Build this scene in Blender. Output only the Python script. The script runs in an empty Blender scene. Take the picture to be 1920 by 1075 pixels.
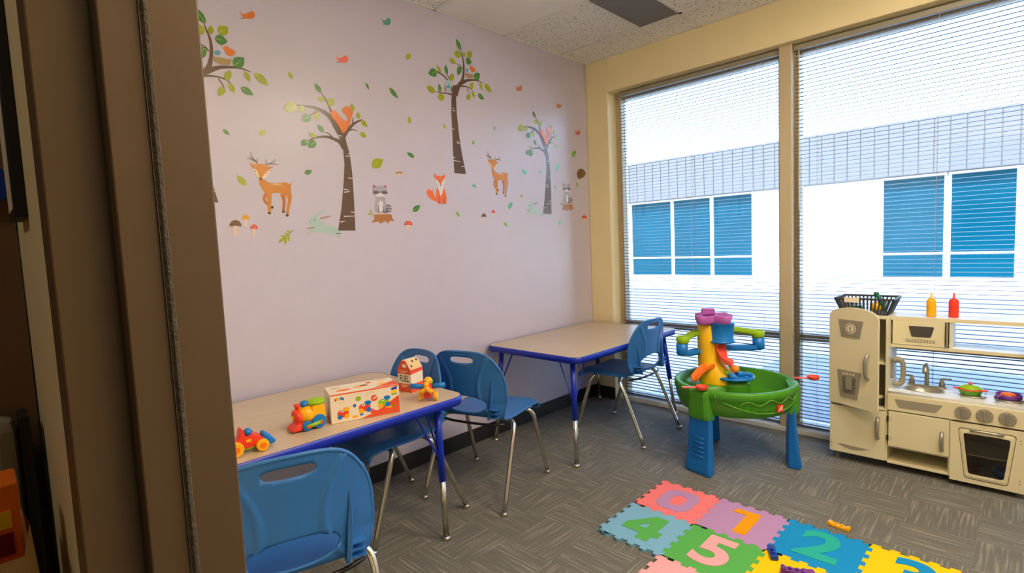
import bpy, bmesh, math, random
from mathutils import Vector, Matrix
from mathutils.geometry import tessellate_polygon
random.seed(7)
PI = math.pi
sc = bpy.context.scene
COL = sc.collection

# ------------------------------------------------------------------ camera
YAW, PITCH, ROLL, FPX = -0.775251, -0.0778726, -0.0432936, 985.384
CAM = Vector((2.59842, -3.60634, 1.30295))
_f = Vector((math.sin(YAW)*math.cos(PITCH), math.cos(YAW)*math.cos(PITCH), math.sin(PITCH)))
_r0 = Vector((math.cos(YAW), -math.sin(YAW), 0)); _u0 = _r0.cross(_f)
_r = _r0*math.cos(ROLL) + _u0*math.sin(ROLL); _u = -_r0*math.sin(ROLL) + _u0*math.cos(ROLL)
cd = bpy.data.cameras.new('camera'); cam = bpy.data.objects.new('camera', cd); COL.objects.link(cam)
cd.sensor_width = 36; cd.sensor_fit = 'HORIZONTAL'; cd.lens = FPX/1920*36; cd.clip_start = .02; cd.clip_end = 300
m3 = Matrix((_r, _u, -_f)).transposed()
cam.matrix_world = Matrix.Translation(CAM) @ m3.to_4x4()
sc.camera = cam

# ------------------------------------------------------------------ world, sun, exposure
sc.view_settings.view_transform = 'Standard'; sc.view_settings.look = 'None'
sc.view_settings.gamma = 1; sc.view_settings.use_curve_mapping = False
sc.view_settings.exposure = 0.85
w = bpy.data.worlds.new('sky'); sc.world = w; w.use_nodes = True
nt = w.node_tree; bg = nt.nodes['Background']
sky = nt.nodes.new('ShaderNodeTexSky'); sky.sky_type = 'NISHITA'; sky.sun_disc = False
sky.sun_elevation = math.radians(48); sky.sun_rotation = math.radians(200)
sky.air_density = 1.0; sky.dust_density = 0.7; sky.ozone_density = 2.0
nt.links.new(sky.outputs[0], bg.inputs[0]); bg.inputs[1].default_value = 1.05
sd = bpy.data.lights.new('sun', 'SUN'); sd.energy = 5.0; sd.angle = math.radians(.6); sd.color = (.94, .97, 1.0)
so = bpy.data.objects.new('sun', sd); COL.objects.link(so)
so.rotation_euler = Vector((.25, .75, -.85)).to_track_quat('-Z', 'Y').to_euler()
ROOM_LIGHT, DOOR_FILL, HALL_LIGHT = 15.0, 17.0, 3.0

# ------------------------------------------------------------------ helpers
def obj(name, me, mat=None, parent=None, smooth=False, bevel=0, seg=2, loc=None, rot=None):
    if mat is not None:
        for x in (mat if isinstance(mat, (list, tuple)) else [mat]): me.materials.append(x)
    o = bpy.data.objects.new(name, me); COL.objects.link(o)
    if parent: o.parent = parent
    if loc: o.location = loc
    if rot: o.rotation_euler = rot
    if smooth:
        for p in me.polygons: p.use_smooth = True
    if bevel:
        b = o.modifiers.new('b', 'BEVEL'); b.width = bevel; b.segments = seg; b.limit_method = 'ANGLE'; b.angle_limit = .6
        b.harden_normals = False
    return o
def thing(name, label, cat, loc=(0, 0, 0), rz=0, group=None):
    o = bpy.data.objects.new(name, None); COL.objects.link(o); o.location = loc; o.rotation_euler = (0, 0, rz)
    o.empty_display_size = .05
    return tag(o, label, cat, group)
def tag(o, label, cat, group=None):
    o['label'] = label; o['category'] = cat
    if group: o['group'] = group
    return o
def struct(o, label=None):
    o['kind'] = 'structure'
    if label: o['label'] = label
    return o
def kids(o): return [c for c in bpy.data.objects if c.parent is o]
def copy_tree(o, parent=None):
    ch = kids(o); c = o.copy(); COL.objects.link(c); c.parent = parent
    for k in ch: copy_tree(k, c)
    return c
class MB:
    def __init__(s): s.v = []; s.f = []; s.m = []; s.k = 0
    def mat(s, k): s.k = k; return s
    def add(s, v, f):
        n = len(s.v); s.v += [tuple(x) for x in v]; s.f += [tuple(i+n for i in q) for q in f]; s.m += [s.k]*len(f); return s
    def box(s, x0, x1, y0, y1, z0, z1):
        v = [(x, y, z) for z in (z0, z1) for y in (y0, y1) for x in (x0, x1)]
        return s.add(v, [(0, 2, 3, 1), (4, 5, 7, 6), (0, 1, 5, 4), (2, 6, 7, 3), (0, 4, 6, 2), (1, 3, 7, 5)])
    def rings(s, R, cap0=True, cap1=True, closed=True):
        n = len(R[0]); v = [p for r in R for p in r]; f = []
        for i in range(len(R)-1):
            for j in range(n if closed else n-1):
                k = (j+1) % n; f.append((i*n+j, i*n+k, (i+1)*n+k, (i+1)*n+j))
        if cap0: f.append(tuple(reversed(range(n))))
        if cap1: f.append(tuple(range((len(R)-1)*n, len(R)*n)))
        return s.add(v, f)
    def lathe(s, prof, c=(0, 0, 0), n=24, sx=1, sy=1, cap=True):
        R = [[(c[0]+r*sx*math.cos(2*PI*j/n), c[1]+r*sy*math.sin(2*PI*j/n), c[2]+z) for j in range(n)] for r, z in prof]
        return s.rings(R, cap, cap)
    def ell(s, c, r, n=16, m=10):
        if not hasattr(r, '__len__'): r = (r, r, r)
        R = []
        for i in range(m+1):
            a = -PI/2+PI*i/m; q = max(math.cos(a), .02)
            R.append([(c[0]+r[0]*q*math.cos(2*PI*j/n), c[1]+r[1]*q*math.sin(2*PI*j/n), c[2]+r[2]*math.sin(a)) for j in range(n)])
        return s.rings(R)
    def tube(s, P, r, n=10, sm=0, flat=1):
        P = [Vector(p) for p in P]; rr = r if hasattr(r, '__len__') else [r]*len(P)
        if sm: P, rr = crv(P, rr, sm)
        t0 = (P[1]-P[0]).normalized(); up = Vector((0, 0, 1)) if abs(t0.z) < .9 else Vector((1, 0, 0))
        a = t0.cross(up).normalized(); R = []
        for i, p in enumerate(P):
            t = ((P[min(i+1, len(P)-1)]-P[max(i-1, 0)])).normalized()
            a = (a - t*a.dot(t)).normalized(); b = t.cross(a)
            R.append([p+(a*math.cos(2*PI*j/n)+b*math.sin(2*PI*j/n)*flat)*rr[i] for j in range(n)])
        return s.rings(R)
    def disc(s, c, ax, r, t, n=20):   # short cylinder along axis vector, centred
        c = Vector(c); ax = Vector(ax).normalized(); u = ax.orthogonal().normalized(); v = ax.cross(u)
        R = [[c+ax*d+(u*math.cos(2*PI*j/n)+v*math.sin(2*PI*j/n))*r for j in range(n)] for d in (-t/2, t/2)]
        return s.rings(R)
    def prism(s, poly, a, b, ax='y'):  # polygon (p,q) extruded along an axis
        def P(p, q, d): return {'y': (p, d, q), 'z': (p, q, d), 'x': (d, p, q)}[ax]
        n = len(poly); v = [P(p, q, a) for p, q in poly]+[P(p, q, b) for p, q in poly]
        tr = tessellate_polygon([[Vector((p, q, 0)) for p, q in poly]])
        f = [tuple(t) for t in tr]+[tuple(i+n for i in reversed(t)) for t in tr]
        f += [(i, i+n, (i+1) % n+n, (i+1) % n) for i in range(n)]
        return s.add(v, f)
    def mesh(s, name):
        me = bpy.data.meshes.new(name); me.from_pydata(s.v, [], s.f)
        for p, k in zip(me.polygons, s.m): p.material_index = k
        bm = bmesh.new(); bm.from_mesh(me); bmesh.ops.recalc_face_normals(bm, faces=bm.faces); bm.to_mesh(me); bm.free()
        return me
    def build(s, name, mat, parent=None, **k): return obj(name, s.mesh(name), mat, parent, **k)
def crv(P, R, n, closed=False):
    """Catmull-Rom resampling of points and radii"""
    out = []; ro = []; N = len(P)
    for i in range(N if closed else N-1):
        g = (lambda k: P[k % N]) if closed else (lambda k: P[min(max(k, 0), N-1)])
        p0, p1, p2, p3 = g(i-1), g(i), g(i+1), g(i+2)
        for j in range(n):
            t = j/n
            out.append(.5*((2*p1)+(p2-p0)*t+(2*p0-5*p1+4*p2-p3)*t*t+(3*p1-p0-3*p2+p3)*t**3))
            ro.append(R[i]+(R[(i+1) % N]-R[i])*t)
    if not closed: out.append(P[-1]); ro.append(R[-1])
    return out, ro
def rrect(x0, x1, y0, y1, r, n=5):
    out = []
    for cx, cy, a in ((x1-r, y1-r, 0), (x0+r, y1-r, 90), (x0+r, y0+r, 180), (x1-r, y0+r, 270)):
        out += [(cx+r*math.cos(math.radians(a+90*i/n)), cy+r*math.sin(math.radians(a+90*i/n))) for i in range(n+1)]
    return out
def rpoly(pts, r, n=4):
    """round the corners of a polygon"""
    out = []; N = len(pts)
    for i in range(N):
        p = Vector(pts[i]); a = Vector(pts[i-1])-p; b = Vector(pts[(i+1) % N])-p
        ra = min(r, a.length*.45); rb = min(r, b.length*.45); A = p+a.normalized()*ra; B = p+b.normalized()*rb
        for j in range(n+1):
            t = j/n; q = A*(1-t)**2+p*2*t*(1-t)+B*t*t; out.append((q.x, q.y))
    return out
def plate(name, loops, depth, bev=0):
    """flat shape with holes, in local XY, extruded +-depth/2 in Z -> mesh"""
    cu = bpy.data.curves.new(name, 'CURVE'); cu.dimensions = '2D'; cu.fill_mode = 'BOTH'; cu.extrude = depth/2; cu.bevel_depth = bev; cu.bevel_resolution = 1
    for L in loops:
        s = cu.splines.new('POLY'); s.points.add(len(L)-1)
        for p, q in zip(s.points, L): p.co = (q[0], q[1], 0, 1)
        s.use_cyclic_u = True
    return c2m(name, cu)
def c2m(name, cu):
    o = bpy.data.objects.new('tmp', cu); COL.objects.link(o)
    dg = bpy.context.evaluated_depsgraph_get(); dg.update()
    me = bpy.data.meshes.new_from_object(o.evaluated_get(dg)); bpy.data.objects.remove(o); bpy.data.curves.remove(cu); me.name = name
    return me
def text_mesh(t, size, ext=.0004, off=0.0, sx=1):
    cu = bpy.data.curves.new('t', 'FONT'); cu.body = t; cu.size = size; cu.extrude = ext; cu.offset = off; cu.align_x = 'CENTER'; cu.align_y = 'CENTER'
    me = c2m('lettering', cu); me.materials.clear()
    if sx != 1: me.transform(Matrix.Diagonal((sx, 1, 1, 1)))
    return me
UP = (PI/2, 0, 0)       # local XY plate stood upright facing -y

# pixel of the photograph -> point on a plane of the room (used to survey positions)
def ray(px, py): return _f+_r*((px-960)/FPX)-_u*((py-537.5)/FPX)
def onp(ax, val, px, py):
    d = ray(px, py); return CAM+d*((val-CAM[ax])/d[ax])
def floorp(px, py, z=0): return onp(2, z, px, py)

# ------------------------------------------------------------------ materials
def mat(name, col, rough=.5, metal=0, spec=.5, var=0, vs=8, bump=0, bs=200, coat=0, sub=0, trans=0):
    m = bpy.data.materials.new(name); m.use_nodes = True; n = m.node_tree.nodes; l = m.node_tree.links; b = n['Principled BSDF']
    b.inputs['Base Color'].default_value = (*col, 1); b.inputs['Roughness'].default_value = rough
    b.inputs['Metallic'].default_value = metal; b.inputs['Specular IOR Level'].default_value = spec
    if coat: b.inputs['Coat Weight'].default_value = coat
    tc = n.new('ShaderNodeTexCoord')
    nz = n.new('ShaderNodeTexNoise'); nz.inputs['Scale'].default_value = vs; nz.inputs['Detail'].default_value = 3
    l.new(tc.outputs['Object'], nz.inputs['Vector'])
    v = var or .03
    mx = n.new('ShaderNodeMix'); mx.data_type = 'RGBA'
    mx.inputs[6].default_value = (*[c*(1-v) for c in col], 1); mx.inputs[7].default_value = (*[min(1, c*(1+v)) for c in col], 1)
    l.new(nz.outputs[0], mx.inputs[0]); l.new(mx.outputs[2], b.inputs['Base Color'])
    if bump:
        nb = n.new('ShaderNodeTexNoise'); nb.inputs['Scale'].default_value = bs; nb.inputs['Detail'].default_value = 2
        l.new(tc.outputs['Object'], nb.inputs['Vector'])
        bu = n.new('ShaderNodeBump'); bu.inputs['Strength'].default_value = bump; bu.inputs['Distance'].default_value = .002
        l.new(nb.outputs[0], bu.inputs['Height']); l.new(bu.outputs[0], b.inputs['Normal'])
    return m
def S(r, g, b):   # sRGB 0-255 -> linear
    return tuple((c/255/12.92 if c <= 10 else ((c/255+.055)/1.055)**2.4) for c in (r, g, b))
M = {}
M['lavender'] = mat('lavender_paint', S(201, 195, 213), .28, spec=.42, bump=.15, bs=160)
M['yellow'] = mat('cream_yellow_paint', S(240, 226, 180), .55, spec=.3, bump=.12, bs=160)
M['hallwall'] = mat('hall_yellow_paint', S(214, 178, 106), .6, spec=.3)
M['halldark'] = mat('hall_brown_paint', S(120, 92, 62), .7)
M['frame'] = mat('brown_frame_paint', S(92, 74, 50), .45, bump=.06, bs=80)
M['gasket'] = mat('gasket_fuzz', S(74, 68, 56), .95, var=.6, vs=220, bump=1, bs=300)
M['black'] = mat('black_rubber', S(26, 25, 26), .55)
M['white'] = mat('white_paint', S(232, 230, 224), .45)
M['alu'] = mat('beige_aluminium', S(196, 182, 150), .4, metal=.1)
M['alu_out'] = mat('white_aluminium', S(225, 228, 228), .4)
M['slat'] = mat('blind_slat', S(88, 92, 100), .3, spec=.4)
M['cord'] = mat('blind_cord', S(205, 205, 205), .8)
M['chrome'] = mat('chrome', S(206, 202, 192), .16, metal=1)
M['darkmetal'] = mat('dark_steel', S(60, 58, 58), .35, metal=.8)
M['tblue'] = mat('table_blue', S(8, 44, 186), .32)
M['cblue'] = mat('chair_blue_plastic', S(44, 110, 186), .42, bump=.12, bs=500)
M['kitchen'] = mat('kitchen_cream', S(224, 218, 184), .45)
M['ktop'] = mat('kitchen_white_top', S(226, 230, 228), .35)
M['kgrey'] = mat('kitchen_grey', S(152, 148, 132), .4)
M['kgrey2'] = mat('kitchen_darkgrey', S(112, 110, 102), .5)
M['ksilver'] = mat('kitchen_silver', S(168, 166, 154), .3, metal=.55)
M['kin'] = mat('kitchen_inside', S(196, 188, 176), .6)
M['smoke'] = mat('smoked_window', S(70, 68, 68), .12)
M['slate'] = mat('basket_slate', S(58, 62, 70), .5)
def pl(name, c, r=.35): M[name] = mat('plastic_'+name, S(*c), r, var=.04)
pl('red', (238, 62, 34)); pl('orange', (252, 122, 22)); pl('yel', (252, 184, 8)); pl('blue', (6, 122, 214)); pl('green', (92, 168, 22))
pl('lime', (150, 196, 12)); pl('tub', (70, 150, 30), .4); pl('leg', (8, 112, 206), .4); pl('purple', (176, 92, 184)); pl('coral', (244, 82, 60)); pl('deepblue', (12, 60, 170)); pl('violet', (110, 46, 150)); pl('dkgreen', (20, 110, 80))
pl('tyel', (246, 196, 10)); pl('pink', (240, 90, 120)); pl('maroon', (120, 30, 36))
def foam(name, c): M['f_'+name] = mat('foam_'+name, S(*c), .85, bump=.4, bs=350, spec=.2)
for k, c in dict(pink=(244, 130, 140), lilac=(184, 146, 204), sky=(124, 184, 226), green=(90, 180, 92), blue=(20, 146, 220), yellow=(246, 206, 14), orange=(248, 164, 12), rose=(240, 176, 190), teal=(40, 180, 172), violet=(126, 70, 150)).items(): foam(k, c)
def vin(name, c): M['v_'+name] = mat('vinyl_'+name, S(*c), .22, spec=.55, var=.02)
for k, c in dict(brown=(98, 76, 62), dgreen=(74, 136, 62), lime=(160, 172, 22), vein=(196, 206, 120), mark=(226, 216, 214), orange=(226, 118, 34), deer=(208, 130, 14), deer2=(190, 104, 20), cream=(240, 222, 190), hoof=(62, 44, 36), antler=(112, 84, 60), fox=(240, 122, 78), grey=(176, 172, 186), dgrey=(108, 104, 118), white=(226, 222, 226), stump=(178, 118, 74), rabbit=(176, 204, 200), earin=(170, 150, 140), redcap=(226, 84, 62), browncap=(122, 84, 66), yellowcap=(222, 166, 20), stem=(226, 204, 186), nest=(172, 144, 98), egg=(96, 168, 206), birdo=(222, 124, 56), birdp=(240, 124, 108), birdt=(92, 164, 154), birdb=(196, 128, 90), birdr=(200, 98, 96), pinkear=(178, 96, 120), teal=(84, 190, 160), green=(120, 180, 70), hedge=(126, 98, 62), owl=(176, 200, 212), owlw=(150, 120, 128), owlb=(60, 160, 180)).items(): vin(k, c)

def tex_mat(name, rough=.6):
    m = bpy.data.materials.new(name); m.use_nodes = True; n = m.node_tree.nodes
    b = n['Principled BSDF']; b.inputs['Roughness'].default_value = rough
    return m, n, m.node_tree.links, b
def ramp(n, a, b, ca, cb):
    r = n.new('ShaderNodeValToRGB'); e = r.color_ramp.elements
    e[0].position = a; e[1].position = b; e[0].color = (*ca, 1); e[1].color = (*cb, 1); return r
# carpet: quarter-turned squares of fine streaks
m, n, l, b = tex_mat('carpet', .7); b.inputs['Specular IOR Level'].default_value = .35
g = n.new('ShaderNodeNewGeometry')
def streak(sx, sy):
    mp = n.new('ShaderNodeMapping'); mp.inputs['Scale'].default_value = (sx, sy, 1); l.new(g.outputs['Position'], mp.inputs[0])
    nz = n.new('ShaderNodeTexNoise'); nz.inputs['Scale'].default_value = 1; nz.inputs['Detail'].default_value = 1.5; l.new(mp.outputs[0], nz.inputs['Vector'])
    return nz.outputs[0]
ck = n.new('ShaderNodeTexChecker'); ck.inputs['Scale'].default_value = 1/.25; ck.inputs[1].default_value = (0, 0, 0, 1); ck.inputs[2].default_value = (1, 1, 1, 1)
mpk = n.new('ShaderNodeMapping'); mpk.inputs['Location'].default_value = (.02, .05, .5); l.new(g.outputs['Position'], mpk.inputs[0]); l.new(mpk.outputs[0], ck.inputs[0])
mx = n.new('ShaderNodeMix'); mx.data_type = 'FLOAT'; l.new(ck.outputs[1], mx.inputs[0]); l.new(streak(4.5, 105), mx.inputs[2]); l.new(streak(105, 4.5), mx.inputs[3])
rp = ramp(n, .5, .72, S(114, 115, 112), S(156, 156, 149)); l.new(mx.outputs[0], rp.inputs[0])
nf = n.new('ShaderNodeTexNoise'); nf.inputs['Scale'].default_value = 260; l.new(g.outputs['Position'], nf.inputs['Vector'])
m2 = n.new('ShaderNodeMix'); m2.data_type = 'RGBA'; m2.blend_type = 'MULTIPLY'; m2.inputs[0].default_value = 1
rf = ramp(n, .3, .7, (.62, .62, .62), (1.15, 1.15, 1.15)); l.new(nf.outputs[0], rf.inputs[0]); l.new(rp.outputs[0], m2.inputs[6]); l.new(rf.outputs[0], m2.inputs[7])
l.new(m2.outputs[2], b.inputs['Base Color'])
bu = n.new('ShaderNodeBump'); bu.inputs['Strength'].default_value = .5; bu.inputs['Distance'].default_value = .004; l.new(nf.outputs[0], bu.inputs['Height']); l.new(bu.outputs[0], b.inputs['Normal'])
M['carpet'] = m
# acoustic tile: small dark pits
m, n, l, b = tex_mat('ceiling_tile', .9)
g = n.new('ShaderNodeNewGeometry'); nz = n.new('ShaderNodeTexNoise'); nz.inputs['Scale'].default_value = 75; nz.inputs['Detail'].default_value = 2; l.new(g.outputs['Position'], nz.inputs['Vector'])
rp = ramp(n, .33, .42, S(160, 158, 150), S(238, 238, 232)); l.new(nz.outputs[0], rp.inputs[0]); l.new(rp.outputs[0], b.inputs['Base Color'])
bu = n.new('ShaderNodeBump'); bu.inputs['Strength'].default_value = .7; bu.inputs['Distance'].default_value = .004; l.new(nz.outputs[0], bu.inputs['Height']); l.new(bu.outputs[0], b.inputs['Normal'])
M['tile'] = m
M['lens'] = mat('white_lens', S(240, 240, 235), .45)
M['greypanel'] = mat('grey_panel', S(120, 120, 120), .6)
# laminate table top, fine wood grain
m, n, l, b = tex_mat('laminate', .33)
tc = n.new('ShaderNodeTexCoord'); mp = n.new('ShaderNodeMapping'); mp.inputs['Scale'].default_value = (26, 2.2, 1); l.new(tc.outputs['Object'], mp.inputs[0])
nz = n.new('ShaderNodeTexNoise'); nz.inputs['Scale'].default_value = 2.0; nz.inputs['Detail'].default_value = 5; l.new(mp.outputs[0], nz.inputs['Vector'])
rp = ramp(n, .3, .7, S(200, 182, 156), S(208, 190, 165)); l.new(nz.outputs[0], rp.inputs[0]); l.new(rp.outputs[0], b.inputs['Base Color'])
M['laminate'] = m
# thin glass
def glass(name, tint, f=.08):
    m = bpy.data.materials.new(name); m.use_nodes = True; n = m.node_tree.nodes; l = m.node_tree.links; n.remove(n['Principled BSDF'])
    t = n.new('ShaderNodeBsdfTransparent'); t.inputs[0].default_value = (*tint, 1); gl = n.new('ShaderNodeBsdfGlossy'); gl.inputs['Roughness'].default_value = .02
    fr = n.new('ShaderNodeFresnel'); fr.inputs[0].default_value = 1.45; mx = n.new('ShaderNodeMixShader'); l.new(fr.outputs[0], mx.inputs[0]); l.new(t.outputs[0], mx.inputs[1]); l.new(gl.outputs[0], mx.inputs[2])
    l.new(mx.outputs[0], n['Material Output'].inputs[0]); return m
M['glass'] = glass('window_glass', (.93, .96, .97)); M['ovenglass'] = glass('oven_glass', (.8, .8, .83))
def emis(name, col, s):
    m = bpy.data.materials.new(name); m.use_nodes = True; b = m.node_tree.nodes['Principled BSDF']
    b.inputs['Emission Color'].default_value = (*col, 1); b.inputs['Emission Strength'].default_value = s; return m
M['lampglow'] = emis('lamp_diffuser', (1, .93, .8), 3)
# outdoors
M['asphalt'] = mat('asphalt', S(126, 130, 138), .9, var=.25, vs=.6)
M['sidewalk'] = mat('sidewalk', S(214, 208, 198), .9, var=.06)
M['stucco'] = mat('white_stucco', S(238, 238, 236), .9)
M['fascia'] = mat('fascia_grey', S(90, 89, 88), .8)
M['bframe'] = mat('building_window_frame', S(236, 240, 242), .5)
M['teal'] = mat('teal_glass', S(0, 58, 74), .2, var=.25, vs=.9, spec=.04)

# ------------------------------------------------------------------ room shell
H = 2.74; YD0, YD1 = -3.562, -3.438; JX = 2.038; XR = 3.30; DX1 = 2.98; DH = 2.13
F = lambda bm, nm, mt, p=None, **k: bm.build(nm, M[mt] if isinstance(mt, str) else mt, p, **k)
struct(F(MB().box(-.15, XR+.15, YD0-1.75, .22, -.1, 0), 'floor', 'carpet'))
struct(F(MB().box(-.15, 0, YD1, .2, 0, H), 'wall_left', 'lavender'))
OX0, OX1, OZ = .207, 3.0, 2.475
b_ = MB().box(0, OX0, 0, .2, 0, H).box(OX1, XR, 0, .2, 0, H).box(OX0, OX1, 0, .2, OZ, H)
struct(F(b_, 'wall_back', 'yellow', bevel=.006))
struct(F(MB().box(XR, XR+.15, YD0, .2, 0, H), 'wall_right', 'white'))
b_ = MB().box(-.15, JX-.03, YD0+.006, YD1-.006, 0, H).box(DX1+.03, XR, YD0+.006, YD1-.006, 0, H).box(JX-.03, DX1+.03, YD0+.006, YD1-.006, DH+.03, H)
struct(F(b_, 'wall_front', 'yellow'))
# hallway outside the door
HX = 1.56
struct(F(MB().box(HX-.1, HX, YD0-1.7, YD0+.004, 0, H), 'wall_hall_end', 'halldark'))
struct(F(MB().box(HX-.1, XR+.15, YD0-1.8, YD0-1.7, 0, H), 'wall_hall_far', 'halldark'))
struct(F(MB().box(XR+.05, XR+.15, YD0-1.7, YD0, 0, H), 'wall_hall_right', 'halldark'))
# steel door frame: casing returns, two rabbets and the raised stop with its gasket
fr = struct(thing('door_1', 'brown painted steel door frame at the left edge', 'door frame', (JX, YD0, 0))); del fr['category']
W_ = YD1-YD0; A_, B_ = .043, .073      # rabbet | stop | rabbet
def jamb(x, s, nm):
    bm = MB(); P = [(0, 0), (0, A_), (.016, A_), (.016, B_), (0, B_), (0, W_), (-.05, W_), (-.05, W_-.012), (-.03, W_-.012), (-.03, .012), (-.05, .012), (-.05, 0)]
    bm.prism([(x+s*p, q) for p, q in P], 0, DH, 'z'); return F(bm, nm, 'frame', fr, bevel=.0015)
jamb(0, 1, 'jamb'); jamb(DX1-JX, -1, 'jamb')
F(MB().box(-.05, DX1-JX+.05, 0, W_, DH, DH+.05), 'head', 'frame', fr, bevel=.0015)
gk = MB().tube([(.0175, B_+.003, z/12*DH) for z in range(13)], .0032, 7); F(gk, 'gasket', 'gasket', fr)
F(MB().tube([(DX1-JX-.0175, B_+.003, 0), (DX1-JX-.0175, B_+.003, DH)], .0032, 7), 'gasket', 'gasket', fr)
# baseboards
struct(F(MB().box(0, .008, YD1, 0, 0, .1), 'baseboard_left', 'black', bevel=.003))
struct(F(MB().box(.008, OX0, -.008, 0, 0, .1), 'baseboard_back', 'black', bevel=.003))
struct(F(MB().box(XR-.008, XR, YD1, 0, 0, .1), 'baseboard_right', 'black', bevel=.003))

# ceiling: slab, T-bar grid and lay-in tiles
ce = struct(F(MB().box(-.3, XR+.3, YD0-2, .6, H+.03, H+.15), 'ceiling', 'white'))
gx = [0, .98, 2.20, XR]; gy = [0, -.31, -.92, -1.53, -2.14, -2.75, YD1]
for i in range(3):
    for j in range(6):
        x0, x1, y1, y0 = gx[i], gx[i+1], gy[j], gy[j+1]
        if (i, j) in ((2, 2), (2, 4)): continue
        sp = (i, j) == (0, 2)
        F(MB().box(x0+.01, x1-.01, y0+.01, y1-.01, H+.004 if not sp else H+.002, H+.02), 'lens_panel' if sp else 'ceiling_tile', 'lens' if sp else 'tile', ce, bevel=.003)
for x in gx: F(MB().box(x-.012, x+.012, YD1, 0, H-.001, H+.004), 'grid_bar', 'white', ce)
for y in gy: F(MB().box(0, XR, y-.012, y+.012, H-.001, H+.0035), 'grid_bar', 'white', ce)
F(MB().box(.70, .972, -.912, -.322, H-.006, H+.003), 'grey_panel', 'greypanel', ce, bevel=.002)
struct(F(MB().box(HX-.1, XR+.15, YD0-1.8, YD0+.01, H+.012, H+.03), 'ceiling_hall', 'white'))
# room troffer (cell just out of view), added warm door-side fill, hall lamp
def troffer(label, x0, x1, y0, y1, power, col):
    t = thing('ceiling_light', label, 'ceiling light', ((x0+x1)/2, (y0+y1)/2, H))
    a, c = (x1-x0)/2, (y1-y0)/2
    F(MB().box(-a, a, -c, c, .012, .03), 'housing', 'white', t)
    F(MB().box(-a, a, -c, -c+.02, -.004, .012).box(-a, a, c-.02, c, -.004, .012).box(-a, -a+.02, -c+.02, c-.02, -.004, .012).box(a-.02, a, -c+.02, c-.02, -.004, .012), 'frame', 'white', t)
    F(MB().box(-a+.02, a-.02, -c+.02, c-.02, .004, .010), 'diffuser', M['lampglow'], t)
    L = bpy.data.lights.new('lamp', 'AREA'); L.shape = 'RECTANGLE'; L.size = 2*a-.06; L.size_y = 2*c-.06; L.energy = power; L.color = col
    o = bpy.data.objects.new('lamp', L); COL.objects.link(o); o.parent = t; o.location = (0, 0, .001)
troffer('white recessed ceiling light panel above the toy kitchen side of the room', 2.21, 3.28, -1.52, -.93, ROOM_LIGHT, (1, .84, .62))
troffer('added out-of-view ceiling light panel warming the door side', 2.21, 3.28, -2.74, -2.15, DOOR_FILL, (1, .62, .28))  # unseen panel added to warm the door end of the lavender wall
troffer('small recessed ceiling light of the hallway', 1.95, 2.25, -4.75, -4.45, HALL_LIGHT, (1, .86, .66))

# ------------------------------------------------------------------ windows
MU0, MU1 = 1.458, 1.532
def window(nm, x0, x1):
    t = struct(thing(nm, 'tall storefront window', 'window', (0, 0, 0))); del t['category']
    F(MB().box(x0, x0+.045, .115, .2, 0, OZ), 'frame_post', 'alu', t, bevel=.002); F(MB().box(x1-.045, x1, .115, .2, 0, OZ), 'frame_post', 'alu', t, bevel=.002)
    F(MB().box(x0+.045, x1-.045, .13, .2, OZ-.05, OZ), 'frame_head', 'alu', t, bevel=.002)
    F(MB().box(x0+.045, x1-.045, .125, .2, 0, .055), 'frame_sill', 'alu_out', t, bevel=.002)
    F(MB().box(x0+.045, x1-.045, .14, .2, .6, .65), 'transom', 'alu', t, bevel=.002)
    for z0, z1 in ((.055, .6), (.65, OZ-.05)): F(MB().box(x0+.045, x1-.045, .166, .172, z0, z1), 'pane', 'glass', t)
window('window_1', OX0, MU0+.02); window('window_2', MU1-.02, OX1)
struct(F(MB().box(MU0, MU1, .045, .2, 0, OZ), 'trim_1', 'alu', bevel=.003), 'beige mullion between the two windows')
struct(F(MB().box(OX0, OX1, .04, .125, 0, .03), 'trim_2', 'alu_out', bevel=.003), 'pale window sill strip at floor level')
# venetian blinds
def blind(label, x0, x1):
    y, ZT, ZB = .085, 2.435, .075
    t = thing('venetian_blind', label, 'blind', ((x0+x1)/2, y, 0), 0, 'mini blinds in front of the windows'); h = (x1-x0)/2
    F(MB().box(-h, h, -.017, .017, ZT, ZT+.03), 'headrail', 'kgrey', t, bevel=.002)
    F(MB().box(-h, h, -.012, .012, ZB-.03, ZB-.018), 'bottom_rail', 'slat', t, bevel=.002)
    pr = [(-.0125, -.001), (-.006, .0007), (0, .0013), (.006, .0007), (.0125, -.001)]; a = math.radians(3)
    pr = [(p*math.cos(a)-q*math.sin(a), p*math.sin(a)+q*math.cos(a)) for p, q in pr]
    pr2 = pr+[(p, q-.0005) for p, q in reversed(pr)]
    me = MB().prism(pr2, -h+.004, h-.004, 'x').mesh('slat'); me.materials.append(M['slat'])
    n = int((ZT-.01-ZB)/.0238)
    for i in range(n):
        o = bpy.data.objects.new('slat', me); COL.objects.link(o); o.parent = t; o.location = (0, 0, ZT-.022-i*.0238)
    for fx in (-.82, 0, .82):
        F(MB().tube([(fx*h, -.0135, ZB-.02), (fx*h, -.0135, ZT)], .0007, 4).tube([(fx*h, .0135, ZB-.02), (fx*h, .0135, ZT)], .0007, 4), 'ladder_cord', 'cord', t)
    F(MB().tube([(-h+.03, -.02, ZT), (-h+.03, -.02, 1.45)], .003, 6), 'tilt_wand', 'cord', t)
blind('open mini blind lowered over the window next to the lavender wall', OX0+.05, MU0-.006)
blind('open mini blind lowered over the window behind the toy kitchen', MU1+.006, OX1-.05)

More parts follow.
